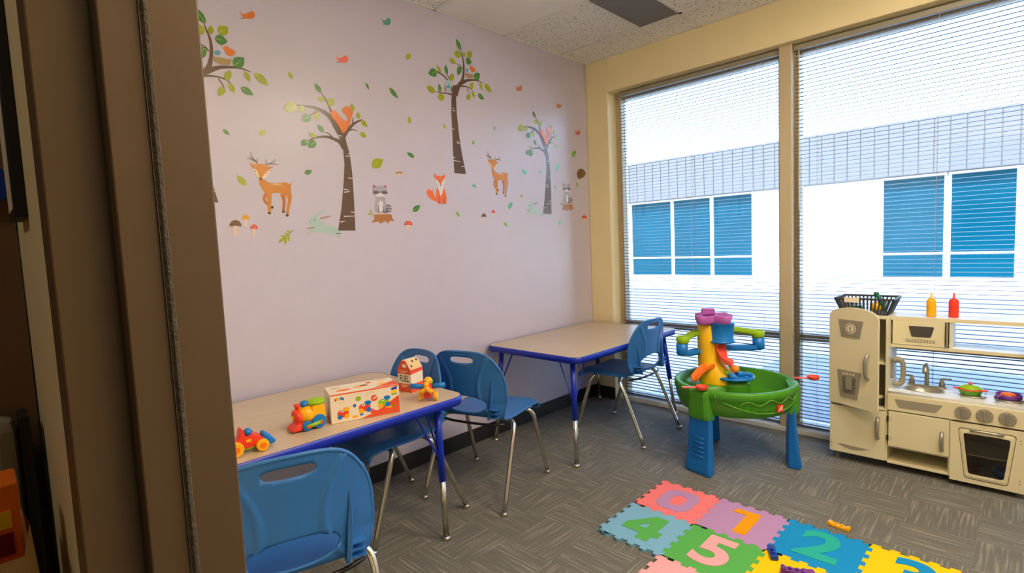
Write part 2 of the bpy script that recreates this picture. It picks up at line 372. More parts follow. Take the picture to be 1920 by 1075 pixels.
# ------------------------------------------------------------------ outdoors
BY = 11.98
struct(F(MB().box(-40, 40, .23, 60, -.4, -.15), 'ground', 'asphalt'))
struct(F(MB().box(-40, 40, BY-1.3, BY, -.2, -.02), 'pavement', 'sidewalk', bevel=.02))
bl = thing('office_building', 'white office building with teal windows across the parking lot', 'building', (0, BY, -.15))
F(MB().box(-24, 16, .05, 6, 0, 3.95), 'wall', 'stucco', bl)
fa = F(MB().box(-24, 16, -.30, .05, 2.68, 3.9), 'fascia', 'fascia', bl)
me = MB().box(.012, .268, -.318, -.30, 2.68, 3.93).mesh('fascia_panel'); me.materials.append(M['fascia'])
for i in range(52):
    o = bpy.data.objects.new('fascia_panel', me); COL.objects.link(o); o.parent = fa; o.location = (-9+i*.28, 0, 0)
def bwin(x0, x1, zs):
    f = F(MB().box(x0, x1, -.03, .06, zs[0]-.05, zs[-1]+.05), 'window', 'bframe', bl)
    for a, c in zip(zs[:-1], zs[1:]): F(MB().box(x0+.045, x1-.045, -.036, -.02, a+.015, c-.03), 'pane', 'teal', f)
for x0, x1 in ((-6.92, -5.43), (-5.41, -4.16), (-4.14, -2.95), (.06, 1.29), (1.33, 2.48), (3.7, 4.9), (-11.5, -10.2), (-10.2, -8.9)): bwin(x0, x1, (.28, .86, 2.66))

# ------------------------------------------------------------------ wall stickers (flat vinyl on the lavender wall)
CA, CB, CC, CD_, CG, CF = (370, 0, 4.478), (370, 230, 4.478), (680, 50, 5.374), (680, 230, 5.118), (900, 150, 7.167), (900, 280, 7.167)
def wp(c, x, y):
    p = onp(0, 0, c[0]+x/c[2], c[1]+y/c[2]); return Vector((p.y, p.z))
class Stick:
    """one sticker: an Empty on the wall; shapes are given in survey coordinates and flattened onto the wall"""
    def __init__(s, name, label, cat, c, x, y, group=None):
        s.c = c; s.o = wp(c, x, y); s.t = thing(name, label, cat, (0, s.o.x, s.o.y), 0, group); s.n = 0
    def pts(s, P, c=None): return [wp(c or s.c, *p)-s.o for p in P]
    def flat(s, name, polys, mt, lay, parent=None):
        s.n += 1; bm = MB(); x = .0006+.0006*lay+s.n*1.2e-5
        for L in polys: bm.prism([(p.x, p.y) for p in L], x-.0005, x, 'x')
        return F(bm, name, 'v_'+mt, parent or s.t)
    def poly(s, name, P, mt, lay=1, c=None, sm=4):
        q = s.pts(P, c)
        if sm: q, _ = crv(q, [0]*len(q), sm, True)
        return s.flat(name, [q], mt, lay)
    def ell(s, name, E, mt, lay=2, c=None):
        L = []
        for x, y, rx, ry in E: L.append(s.pts([(x+rx*math.cos(a*PI/8), y+ry*math.sin(a*PI/8)) for a in range(16)], c))
        return s.flat(name, L, mt, lay)
    def stroke(s, name, P, mt, lay=0, c=None, n=5):
        cc = c or s.c; q = s.pts([p[:2] for p in P], cc); k = (wp(cc, 100, 0)-wp(cc, 0, 0)).length/100   # local metres per unit near origin
        e = wp(cc, P[0][0], P[0][1]+50)-wp(cc, P[0][0], P[0][1]-50); k = e.length/100
        R = [p[2]*k/2 for p in P]; q, R = crv(q, R, n); A = []; B = []
        for i, p in enumerate(q):
            t = (q[min(i+1, len(q)-1)]-q[max(i-1, 0)]).normalized(); nn = Vector((-t.y, t.x)); A.append(p+nn*R[i]); B.append(p-nn*R[i])
        return s.flat(name, [A+B[::-1]], mt, lay)
    def leaf(s, bx, by, tx, ty, wd, mt, c=None, lay=1, name='leaf', vein=True):
        cc = c or s.c; b, t = s.pts([(bx, by), (tx, ty)], cc); d = t-b; nn = Vector((-d.y, d.x))*(wd/math.hypot(tx-bx, ty-by)/2)
        pr = [(0, 0), (.08, .45), (.22, .82), (.4, 1), (.58, .92), (.76, .62), (.9, .26), (1, 0)]
        L = [b+d*u+nn*v for u, v in pr]+[b+d*u-nn*v for u, v in reversed(pr[1:-1])]
        s.n += 1; bm = MB(); x = .0006+.0006*lay+s.n*1.2e-5; bm.prism([(p.x, p.y) for p in L], x-.0005, x, 'x')
        if vein:
            bm.mat(1); V = [b+d*.08+nn*.07, b+d*.72, b+d*.08-nn*.07]; bm.prism([(p.x, p.y) for p in V], x, x+.0004, 'x')
        return bm.build(name, [M['v_'+mt], M['v_vein']], s.t)
def relabel(root, src, label, dy, dz):
    c = copy_tree(src); c.location = (0, src.location.y+dy, src.location.z+dz); c['label'] = label; return c
G_T = 'woodland wall stickers'
# tree with a nest (third from the door) and its twin by the door frame
s = Stick('tree_sticker', 'brown tree sticker with nest and owl, highest on the wall', 'wall sticker', CD_, 936, 490, 'tree wall stickers')
s.poly('trunk', [(880, 485), (868, 300), (860, 100), (855, 0), (850, -90), (851, -215), (858, -320), (868, -362), (912, -352), (897, -285), (897, -200), (902, -95), (913, 10), (925, 120), (950, 290), (992, 495)], 'brown', 0, sm=0)
for P in ([(935, 690, 58), (960, 610, 50), (1000, 550, 35), (1015, 480, 26), (1018, 400, 22), (1010, 330, 16), (995, 280, 10), (985, 240, 6)], [(995, 570, 40), (1050, 543, 26), (1110, 538, 18), (1160, 545, 12), (1210, 570, 5)],
          [(985, 600, 16), (1040, 605, 12), (1085, 625, 9), (1110, 650, 5)], [(1050, 620, 10), (1070, 660, 8), (1085, 715, 4)], [(930, 700, 26), (905, 640, 22), (890, 600, 16), (880, 545, 12), (860, 500, 9), (840, 480, 5)],
          [(860, 545, 16), (820, 500, 16), (770, 465, 14), (720, 440, 9), (685, 428, 4)], [(920, 694, 20), (850, 672, 14), (790, 668, 10), (740, 655, 5)], [(1005, 430, 12), (985, 395, 9), (945, 372, 4)]):
    s.stroke('branch', P, 'brown', 0, CC)
for L in ((990, 240, 938, 120, 58, 'dgreen'), (990, 285, 918, 270, 55, 'lime'), (1015, 310, 1020, 250, 36, 'lime'), (1055, 305, 1100, 255, 50, 'lime'), (938, 372, 870, 320, 45, 'lime'), (1035, 340, 1098, 360, 55, 'dgreen'),
          (985, 400, 955, 490, 50, 'dgreen'), (790, 472, 742, 385, 42, 'lime'), (848, 485, 833, 382, 46, 'dgreen'), (748, 455, 662, 475, 65, 'dgreen'), (878, 548, 915, 475, 45, 'lime'), (730, 660, 642, 602, 60, 'lime'),
          (780, 665, 768, 575, 46, 'dgreen'), (762, 722, 824, 700, 56, 'lime'), (1085, 630, 1110, 560, 40, 'lime'), (1180, 565, 1205, 642, 38, 'lime'), (1228, 578, 1298, 665, 56, 'lime'), (1125, 530, 1178, 470, 55, 'dgreen'),
          (1100, 650, 1130, 722, 40, 'lime'), (1075, 680, 1050, 742, 40, 'lime'), (1160, 680, 1222, 735, 46, 'dgreen')): s.leaf(*L, c=CC, lay=2)
s.poly('nest', [(1028, 465), (1115, 485), (1110, 522), (1060, 520), (1032, 495)], 'nest', 3, CC, 0)
s.ell('egg', [(1048, 440, 15, 17)], 'egg', 2, CC)
s.poly('bird', [(1078, 405), (1092, 393), (1112, 410), (1135, 432), (1118, 460), (1092, 448)], 'birdo', 3, CC)
s.poly('owl', [(828, 560), (850, 540), (880, 545), (893, 570), (895, 640), (880, 668), (842, 668), (826, 640)], 'owl', 3, CC)
s.ell('owl_wings', [(832, 630, 8, 32), (890, 630, 8, 32)], 'owlw', 4, CC); s.ell('owl_belly', [(860, 605, 14, 16)], 'owlb', 4, CC)
for x0, y0, x1, y1, c in ((900, 820, 918, 828, CC), (905, 845, 932, 850, CC), (900, 1030, 925, 1036, CC), (905, 180, 925, 190, CD_), (905, 195, 935, 200, CD_), (868, 330, 890, 340, CD_), (872, 362, 938, 378, CD_), (948, 420, 975, 422, CD_)):
    s.stroke('bark_mark', [(x0, y0, 9), (x1, y1, 3)], 'mark', 1, c, 1)
TB = s.t
relabel(None, TB, 'brown tree sticker with nest, cut off by the door frame', -1.479, -.223)
# tree with a squirrel and its twin near the window
s = Stick('tree_sticker', 'brown tree sticker with orange squirrel, between deer and raccoon', 'wall sticker', CB, 1255, 908, 'tree wall stickers')
s.poly('trunk', [(1182, 908), (1210, 720), (1228, 500), (1235, 350), (1222, 210), (1185, 95), (1235, 95), (1252, 170), (1278, 260), (1300, 420), (1315, 640), (1327, 908)], 'brown', 0, sm=0)
for P, c in (([(1215, 1150, 56), (1170, 1070, 56), (1120, 990, 45), (1060, 940, 35), (980, 905, 25), (900, 890, 15), (830, 885, 8)], CA), ([(1005, 935, 12), (970, 955, 10), (945, 972, 7)], CA), ([(1125, 940, 20), (1095, 870, 14), (1065, 815, 10), (1040, 780, 6)], CA),
             ([(1225, 120, 40), (1262, 65, 28), (1320, 5, 20), (1385, -25, 8)], CB), ([(1300, 1035, 12), (1310, 980, 5)], CA), ([(1255, 75, 16), (1300, 58, 10), (1345, 72, 4)], CB),
             ([(1235, 215, 50), (1200, 165, 40), (1170, 148, 30), (1100, 122, 22), (1030, 120, 16), (970, 135, 11), (925, 155, 5)], CB), ([(1135, 125, 14), (1105, 95, 10), (1065, 78, 5)], CB)):
    s.stroke('branch', P, 'brown', 0, c)
for L in ((830, 885, 725, 920, 80, 'lime'), (895, 890, 855, 940, 45, 'lime'), (950, 975, 875, 1015, 60, 'dgreen'), (1000, 945, 1005, 1018, 42, 'lime'), (1040, 780, 982, 700, 48, 'dgreen'), (1072, 835, 1003, 830, 40, 'lime'), (1098, 885, 1148, 828, 50, 'lime'), (1310, 935, 1290, 868, 42, 'lime'), (1355, 1000, 1350, 940, 38, 'lime'), (1375, 1010, 1428, 1068, 45, 'lime')): s.leaf(*L, c=CA, lay=2)
for L in ((1058, 82, 1008, 15, 45, 'dgreen'), (998, 122, 932, 88, 42, 'lime'), (920, 150, 870, 192, 48, 'dgreen'), (992, 155, 930, 212, 58, 'dgreen'), (1365, 85, 1420, 122, 42, 'lime')): s.leaf(*L, c=CB, lay=2)
s.poly('squirrel_body', [(1118, 945), (1142, 925), (1168, 940), (1195, 975), (1235, 1015), (1262, 1050), (1255, 1090), (1222, 1118), (1195, 1080), (1165, 1030), (1128, 985)], 'orange', 3, CA)
s.poly('squirrel_tail', [(1240, 1040), (1262, 1000), (1245, 970), (1220, 940), (1222, 910), (1250, 895), (1288, 908), (1305, 950), (1292, 990), (1280, 1040), (1258, 1075)], 'orange', 2, CA)
for x0, y0, x1, y1 in ((1185, 108, 1215, 115), (1245, 280, 1285, 285), (1265, 258, 1280, 266), (1265, 465, 1305, 470), (1228, 560, 1275, 567), (1230, 585, 1280, 580), (1290, 750, 1320, 755), (1230, 788, 1320, 785), (1200, 835, 1240, 828)):
    s.stroke('bark_mark', [(x0, y0, 8), (x1, y1, 4)], 'mark', 1, CB, 1)
relabel(None, s.t, 'tree sticker with squirrel nearest to the window', 1.656, .109)
# deer
s = Stick('deer_sticker', 'orange antlered deer sticker near the door frame', 'wall sticker', CB, 660, 780, 'deer wall stickers')
s.poly('body', [(522, 475), (565, 478), (590, 500), (650, 512), (740, 502), (782, 535), (783, 580), (765, 612), (740, 612), (690, 592), (640, 592), (615, 607), (585, 600), (545, 560), (525, 520)], 'deer', 1)
for P, mt in (([(605, 590, 38), (606, 680, 28), (605, 755, 24)], 'deer'), ([(578, 600, 30), (560, 640, 22), (575, 670, 20), (612, 708, 18)], 'deer2'), ([(715, 600, 44), (728, 660, 26), (722, 745, 22)], 'deer2'), ([(765, 590, 50), (776, 650, 28), (765, 700, 24), (755, 775, 22)], 'deer')):
    s.stroke('leg', P, mt, 0 if mt == 'deer2' else 1)
s.ell('hooves', [(605, 760, 14, 9), (628, 712, 11, 12), (722, 750, 12, 8), (754, 780, 13, 9)], 'hoof', 2)
s.poly('head', [(455, 365), (490, 350), (540, 345), (590, 365), (612, 380), (600, 402), (575, 415), (545, 465), (532, 478), (518, 465), (500, 420), (480, 388)], 'deer', 2)
s.poly('cheek', [(478, 388), (503, 412), (520, 462), (500, 455), (478, 420)], 'cream', 2); s.poly('cheek', [(602, 404), (575, 417), (546, 462), (575, 460), (598, 430)], 'cream', 2)
s.poly('ear', [(435, 338), (478, 352), (464, 374)], 'deer', 2, sm=0); s.poly('ear', [(637, 374), (600, 370), (605, 396)], 'deer', 2, sm=0)
s.ell('nose', [(531, 472, 10, 8)], 'hoof', 4); s.ell('eyes', [(488, 410, 4, 5), (580, 425, 4, 5), (491, 432, 3, 4), (575, 447, 3, 4)], 'hoof', 4)
s.stroke('tail', [(775, 540, 20), (790, 502, 5)], 'deer', 1); s.stroke('back_stripe', [(620, 528, 4), (680, 522, 5), (725, 536, 3)], 'cream', 2)
for P in ([(505, 342, 10), (480, 315, 8), (455, 285, 6), (445, 250, 3)], [(495, 330, 7), (460, 315, 6), (415, 295, 3)], [(498, 332, 7), (508, 298, 3)], [(470, 315, 5), (430, 287, 3)], [(575, 352, 10), (610, 345, 8), (640, 325, 6), (652, 308, 3)], [(578, 345, 7), (572, 310, 3)], [(615, 345, 6), (650, 352, 5), (682, 357, 3)], [(628, 348, 4), (662, 343, 3)]):
    s.stroke('antler', P, 'antler', 1)
relabel(None, s.t, 'antlered deer sticker to the right of the fox', 1.527, .150)
# fox
s = Stick('fox_sticker', 'seated orange fox sticker with bushy tail', 'wall sticker', CD_, 750, 780, G_T)
s.poly('body', [(715, 625), (745, 612), (780, 632), (800, 690), (806, 740), (795, 778), (725, 778), (705, 740), (705, 690)], 'fox', 1)
s.poly('tail', [(650, 628), (668, 645), (685, 690), (710, 735), (725, 757), (680, 750), (640, 722), (613, 680), (622, 648)], 'fox', 0)
s.poly('tail_tip', [(652, 624), (636, 648), (652, 645), (668, 655)], 'white', 1, sm=0)
s.poly('chest', [(718, 608), (772, 608), (768, 660), (750, 705), (733, 660)], 'white', 2)
s.poly('head', [(683, 485), (705, 508), (745, 515), (772, 508), (790, 495), (788, 530), (768, 555), (748, 592), (742, 592), (715, 552), (690, 532)], 'fox', 3, sm=2)
s.poly('cheek', [(688, 533), (714, 553), (738, 594), (718, 600), (700, 570)], 'white', 2, sm=2); s.poly('cheek', [(789, 533), (768, 556), (750, 594), (770, 600), (786, 570)], 'white', 2, sm=2)
s.ell('nose', [(746, 602, 6, 6)], 'dgrey', 4)
for x in (736, 781): s.stroke('foot', [(x-2, 705, 5), (x, 745, 7), (x, 780, 13)], 'dgrey', 2)
# raccoon
s = Stick('raccoon_sticker', 'grey raccoon on a stump sticker below the large lime leaf', 'wall sticker', CD_, 190, 965, 'raccoon wall stickers')
s.poly('stump', [(122, 878), (270, 878), (282, 912), (302, 950), (265, 940), (240, 970), (225, 948), (200, 956), (170, 970), (150, 950), (82, 962), (110, 930)], 'stump', 0, sm=2)
s.stroke('stump_rim', [(122, 878, 6), (270, 876, 6)], 'cream', 1); s.stroke('twig', [(122, 905, 8), (95, 880, 6), (75, 855, 4)], 'stump', 0)
s.leaf(88, 868, 70, 835, 20, 'lime', vein=False); s.leaf(85, 880, 48, 880, 16, 'lime', vein=False)
s.poly('body', [(140, 715), (205, 715), (222, 780), (215, 862), (125, 862), (120, 790)], 'grey', 1); s.ell('belly', [(172, 805, 28, 55)], 'white', 2)
for x in (150, 200): s.stroke('foreleg', [(x, 790, 5), (x, 862, 9)], 'dgrey', 3)
s.ell('tail', [(244, 825, 35, 42), (215, 850, 32, 22)], 'grey', 1)
for P in ([(222, 800, 12), (250, 795, 12), (272, 805, 8)], [(222, 825, 10), (250, 822, 12), (278, 832, 8)], [(190, 850, 10), (215, 862, 12), (232, 868, 8)], [(225, 845, 10), (250, 850, 12), (268, 860, 6)]): s.stroke('tail_stripe', P, 'dgrey', 2)
s.poly('ear', [(93, 596), (132, 612), (104, 640)], 'pinkear', 2, sm=0); s.poly('ear', [(227, 598), (195, 612), (224, 640)], 'pinkear', 2, sm=0)
s.ell('head', [(165, 652, 70, 45)], 'grey', 3); s.ell('muzzle', [(166, 695, 46, 18)], 'white', 3)
s.ell('mask', [(125, 671, 30, 17), (208, 672, 30, 17)], 'dgrey', 4); s.stroke('brow', [(140, 662, 8), (166, 668, 8), (192, 662, 8)], 'dgrey', 4)
relabel(None, s.t, 'small raccoon on a stump sticker beside the window corner', 1.684, .098)
# rabbit
s = Stick('rabbit_sticker', 'pale blue running rabbit sticker below the deer', 'wall sticker', CB, 1060, 940, 'rabbit wall stickers')
s.poly('body', [(928, 936), (935, 905), (980, 880), (1080, 865), (1150, 878), (1185, 908), (1202, 948), (1195, 970), (1160, 945), (1100, 932), (1000, 918)], 'rabbit', 0)
s.ell('head', [(985, 830, 46, 40)], 'rabbit', 1); s.poly('chest', [(950, 850), (1040, 820), (1060, 880), (960, 905)], 'rabbit', 1)
s.stroke('ear', [(985, 800, 30), (1030, 757, 30), (1072, 742, 10)], 'rabbit', 1); s.stroke('ear', [(1030, 805, 14), (1080, 795, 20), (1122, 785, 5)], 'earin', 1)
s.stroke('paw', [(985, 880, 12), (950, 886, 12), (912, 888, 6)], 'earin', 2); s.ell('eye', [(983, 818, 5, 7), (944, 830, 4, 4)], 'dgrey', 3); s.stroke('tail', [(1170, 930, 8), (1208, 932, 6)], 'dgrey', 1)
relabel(None, s.t, 'pale blue rabbit sticker at the foot of the tree nearest the window', 1.646, .115)
# mushrooms
def mush(label, c, x, y, w_, h_, cap, dots=False):
    s = Stick('mushroom_sticker', label, 'wall sticker', c, x, y, 'mushroom wall stickers')
    s.poly('cap', [(x-w_/2, y), (x-w_*.46, y-h_*.55), (x-w_*.2, y-h_), (x+w_*.2, y-h_), (x+w_*.46, y-h_*.55), (x+w_/2, y), (x, y-h_*.12)], cap, 1)
    s.poly('stem', [(x-w_*.15, y-h_*.1), (x+w_*.15, y-h_*.1), (x+w_*.18, y+h_*1.4), (x-w_*.18, y+h_*1.4)], 'stem', 0)
    if dots: s.ell('dots', [(x-w_*.25, y-h_*.5, w_*.05, h_*.09), (x, y-h_*.7, w_*.05, h_*.09), (x+w_*.22, y-h_*.45, w_*.05, h_*.09)], 'white', 2)
mush('brown capped mushroom sticker below the orange deer', CB, 320, 872, 96, 50, 'browncap'); mush('yellow capped mushroom sticker below the orange deer', CB, 405, 815, 64, 38, 'yellowcap'); mush('red spotted mushroom sticker below the orange deer', CB, 475, 893, 62, 35, 'redcap', True)
mush('red mushroom sticker right of the raccoon stump', CD_, 436, 985, 80, 38, 'redcap', True); mush('small brown mushroom sticker under the right-hand deer', CF, 50, 912, 62, 46, 'browncap'); mush('tiny red mushroom sticker under the right-hand deer', CF, 177, 855, 46, 36, 'redcap')
mush('red mushroom sticker in the corner beside the window', CF, 1400, 930, 62, 40, 'redcap'); mush('tiny tan mushroom sticker left of the right-hand rabbit', CF, 558, 645, 30, 30, 'nest'); mush('faint pink mushroom sticker above the grey raccoon', CD_, 348, 490, 66, 20, 'birdb')
# hedgehog
s = Stick('hedgehog_sticker', 'round brown hedgehog sticker beside the window corner', 'wall sticker', CF, 1350, 395)
s.poly('body', [(1302, 330), (1315, 285), (1350, 262), (1390, 275), (1400, 320), (1380, 375), (1330, 400), (1308, 375)], 'browncap', 1); s.poly('face', [(1350, 300), (1395, 285), (1418, 325), (1385, 380), (1345, 380)], 'hedge', 2)
# birds
def bird(label, c, x, y, w_, h_, mt, fl=1):
    s = Stick('bird_sticker', label, 'wall sticker', c, x, y, 'flying bird wall stickers'); q = lambda P: [(x+fl*a*w_, y+b*h_) for a, b in P]
    s.poly('body', q([(-.5, -.45), (-.3, -.1), (0, -.2), (.3, -.45), (.5, -.1), (.42, .35), (.15, .5), (-.2, .35), (-.4, -.05)]), mt, 1)
    s.poly('wing', q([(-.1, -.1), (.2, -.15), (.1, .25), (-.2, .2)]), mt, 2); s.stroke('legs', [(*q([(-.15, .4)])[0], w_*.04), (*q([(-.45, .45)])[0], w_*.03)], 'antler', 0)
bird('orange bird sticker at the top left near the door frame', CA, 418, 125, 130, 70, 'birdo'); bird('teal bird sticker high between the trees', CA, 1584, 180, 76, 66, 'birdt'); bird('pink bird sticker above the squirrel tree', CA, 1213, 495, 106, 66, 'birdp')
bird('rust bird sticker right of the highest tree', CG, 520, 108, 92, 80, 'birdb'); bird('tan bird sticker high near the window corner', CG, 1065, 345, 76, 66, 'birdb', -1); bird('red bird sticker beside the window frame', CG, 1308, 705, 72, 76, 'birdr')
# fern sprig
s = Stick('sprig_sticker', 'lime fern sprig sticker below the deer', 'wall sticker', CB, 690, 1010)
s.stroke('stem', [(685, 1010, 4), (745, 960, 5), (810, 900, 4)], 'antler', 0)
for L in ((735, 968, 680, 1005, 26, 'lime'), (745, 965, 738, 1028, 22, 'lime'), (745, 960, 698, 950, 24, 'lime'), (765, 945, 770, 1000, 20, 'lime'), (765, 945, 728, 930, 22, 'lime'), (785, 925, 750, 910, 20, 'lime')): s.leaf(*L, vein=False)
s = Stick('sprig_sticker', 'tiny teal sprig sticker left of the right-hand deer', 'wall sticker', CD_, 1085, 630)
s.stroke('stem', [(1060, 585, 4), (1080, 600, 5), (1090, 630, 4)], 'teal', 0); s.leaf(1075, 600, 1045, 612, 14, 'teal', vein=False); s.leaf(1082, 605, 1072, 632, 12, 'teal', vein=False)
# loose leaves
LV = [(CA, 765, 605, 802, 668, 36, 'lime', 'lime leaf sticker above the squirrel tree, under the pink bird'), (CA, 1412, 695, 1442, 754, 26, 'dgreen', 'dark green leaf sticker high right of the squirrel tree'), (CC, 438, 327, 482, 275, 40, 'lime', 'small lime leaf sticker left of the highest tree crown'),
      (CC, 268, 618, 357, 726, 56, 'dgreen', 'large dark green leaf sticker between the two big trees'), (CC, 471, 978, 472, 903, 38, 'lime', 'upright lime leaf sticker right of the squirrel tree'), (CC, 805, 980, 842, 1032, 24, 'lime', 'pale lime leaf sticker left of the tall trunk'), (CC, 1328, 1003, 1328, 1047, 14, 'dgreen', 'narrow green leaf sticker right of the tall trunk'),
      (CB, 215, 55, 270, 106, 36, 'dgreen', 'dark green leaf sticker up left of the orange deer'), (CB, 515, 95, 578, 70, 44, 'lime', 'round lime leaf sticker above the deer antlers'), (CB, 410, 530, 330, 440, 58, 'lime', 'large lime leaf sticker left of the orange deer'), (CB, 900, 428, 963, 403, 38, 'dgreen', 'dark green leaf sticker between deer and tree trunk'),
      (CB, 1465, 370, 1560, 310, 70, 'lime', 'large lime leaf sticker above the raccoon'), (CD_, 495, 335, 422, 286, 38, 'dgreen', 'dark green leaf sticker above the fox'), (CD_, 480, 852, 552, 795, 46, 'dgreen', 'dark green leaf sticker below the fox tail'), (CD_, 898, 855, 930, 907, 26, 'green', 'light green leaf sticker below right of the fox'),
      (CD_, 1055, 212, 1068, 173, 24, 'green', 'small green leaf sticker above the right-hand deer'), (CF, 375, 802, 437, 713, 50, 'teal', 'teal leaf sticker below right of the right-hand deer'), (CF, 560, 270, 627, 342, 46, 'teal', 'teal leaf sticker between right-hand deer and tree trunk by the window'), (CF, 792, 320, 815, 285, 24, 'teal', 'tiny teal leaf sticker left of the trunk nearest the window'),
      (CF, 1022, 292, 1068, 190, 44, 'teal', 'pale teal leaf sticker right of the trunk nearest the window'), (CF, 998, 478, 1022, 537, 24, 'teal', 'small teal leaf sticker left of the corner raccoon'), (CF, 1292, 443, 1320, 517, 28, 'green', 'green leaf sticker right of the corner raccoon'), (CF, 318, 985, 372, 1035, 36, 'green', 'light green leaf sticker below the tiny mushrooms'),
      (CF, 1055, 1015, 1082, 948, 36, 'teal', 'teal leaf sticker below the corner raccoon'), (CG, 1235, 1030, 1292, 953, 52, 'green', 'bright green leaf sticker beside the window frame')]
for c, bx, by, tx, ty, wd, mt, lb in LV:
    s = Stick('leaf_sticker', lb, 'wall sticker', c, bx, by, 'loose leaf wall stickers'); s.leaf(bx, by, tx, ty, wd, mt, name='blade')

# outlet
t = thing('wall_outlet', 'beige wall outlet below the far table', 'outlet', (0, -1.118, .42)); F(MB().prism(rrect(-.036, .036, 0, .115, .008), 0, .005, 'x'), 'cover_plate', 'yellow', t, bevel=.001)
for z in (.035, .08): F(MB().prism(rrect(-.016, .016, z-.013, z+.013, .01), .005, .0075, 'x'), 'socket', 'white', t)

# ------------------------------------------------------------------ activity tables
TH = .645
def table(label, x0, x1, y0, y1, ti, bi):
    cx, cy = (x0+x1)/2, (y0+y1)/2; t = thing('activity_table', label, 'table', (cx, cy, 0), 0, 'activity tables along the lavender wall'); a, b2 = (x1-x0)/2, (y1-y0)/2
    F(MB().prism(rrect(-a+.004, a-.004, -b2+.004, b2-.004, .07, 8), TH-.034, TH, 'z'), 'tabletop', 'laminate', t, bevel=.001)
    o = rrect(-a, a, -b2, b2, .074, 8); i_ = rrect(-a+.004, a-.004, -b2+.004, b2-.004, .07, 8); n = len(o)
    R = [[(x, y, z) for x, y in i_] for z in (TH-.036,)]+[[(x, y, TH-.037) for x, y in o], [(x*1.003, y*1.002, TH-.016) for x, y in o], [(x, y, TH-.001) for x, y in o], [(x, y, TH+.0006) for x, y in i_]]
    F(MB().rings(R, False, False), 'edge_band', 'tblue', t, smooth=True)
    for sx in (-1, 1):
        for sy in (-1, 1):
            T = Vector((sx*(a-ti[0]), sy*(b2-ti[1]), TH-.036)); B = Vector((sx*(a-bi[0]), sy*(b2-bi[1]), 0))
            if sx < 0: B.x = -(a-.06)
            m_ = T.lerp(B, .56)
            lg = F(MB().tube([T, m_], .0165, 14), 'leg', 'tblue', t, smooth=True)
            F(MB().disc(T+Vector((0, 0, -.002)), (0, 0, 1), .035, .005), 'mount_plate', 'darkmetal', lg)
            F(MB().tube([T.lerp(B, .52), T.lerp(B, .985)], .0132, 14), 'lower_tube', 'chrome', lg, smooth=True)
            F(MB().lathe([(.008, .02), (.017, .014), (.02, .006), (.018, 0)], (B.x, B.y, 0), 14), 'glide', 'chrome', lg, smooth=True)
            k = T.lerp(B, .42)
            for q in ((T.x-sx*.11, T.y, TH-.03), (T.x, T.y-sy*.13, TH-.03)): F(MB().tube([q, k], .0045, 8), 'brace', 'tblue', t)
table('beige activity table with blue edge, near, holding toys', .035, .82, -3.32, -2.105, (.08, .115), (.052, .122))
table('empty beige activity table with blue edge in the window corner', .015, .79, -1.255, -.035, (.09, .07), (.036, .005))

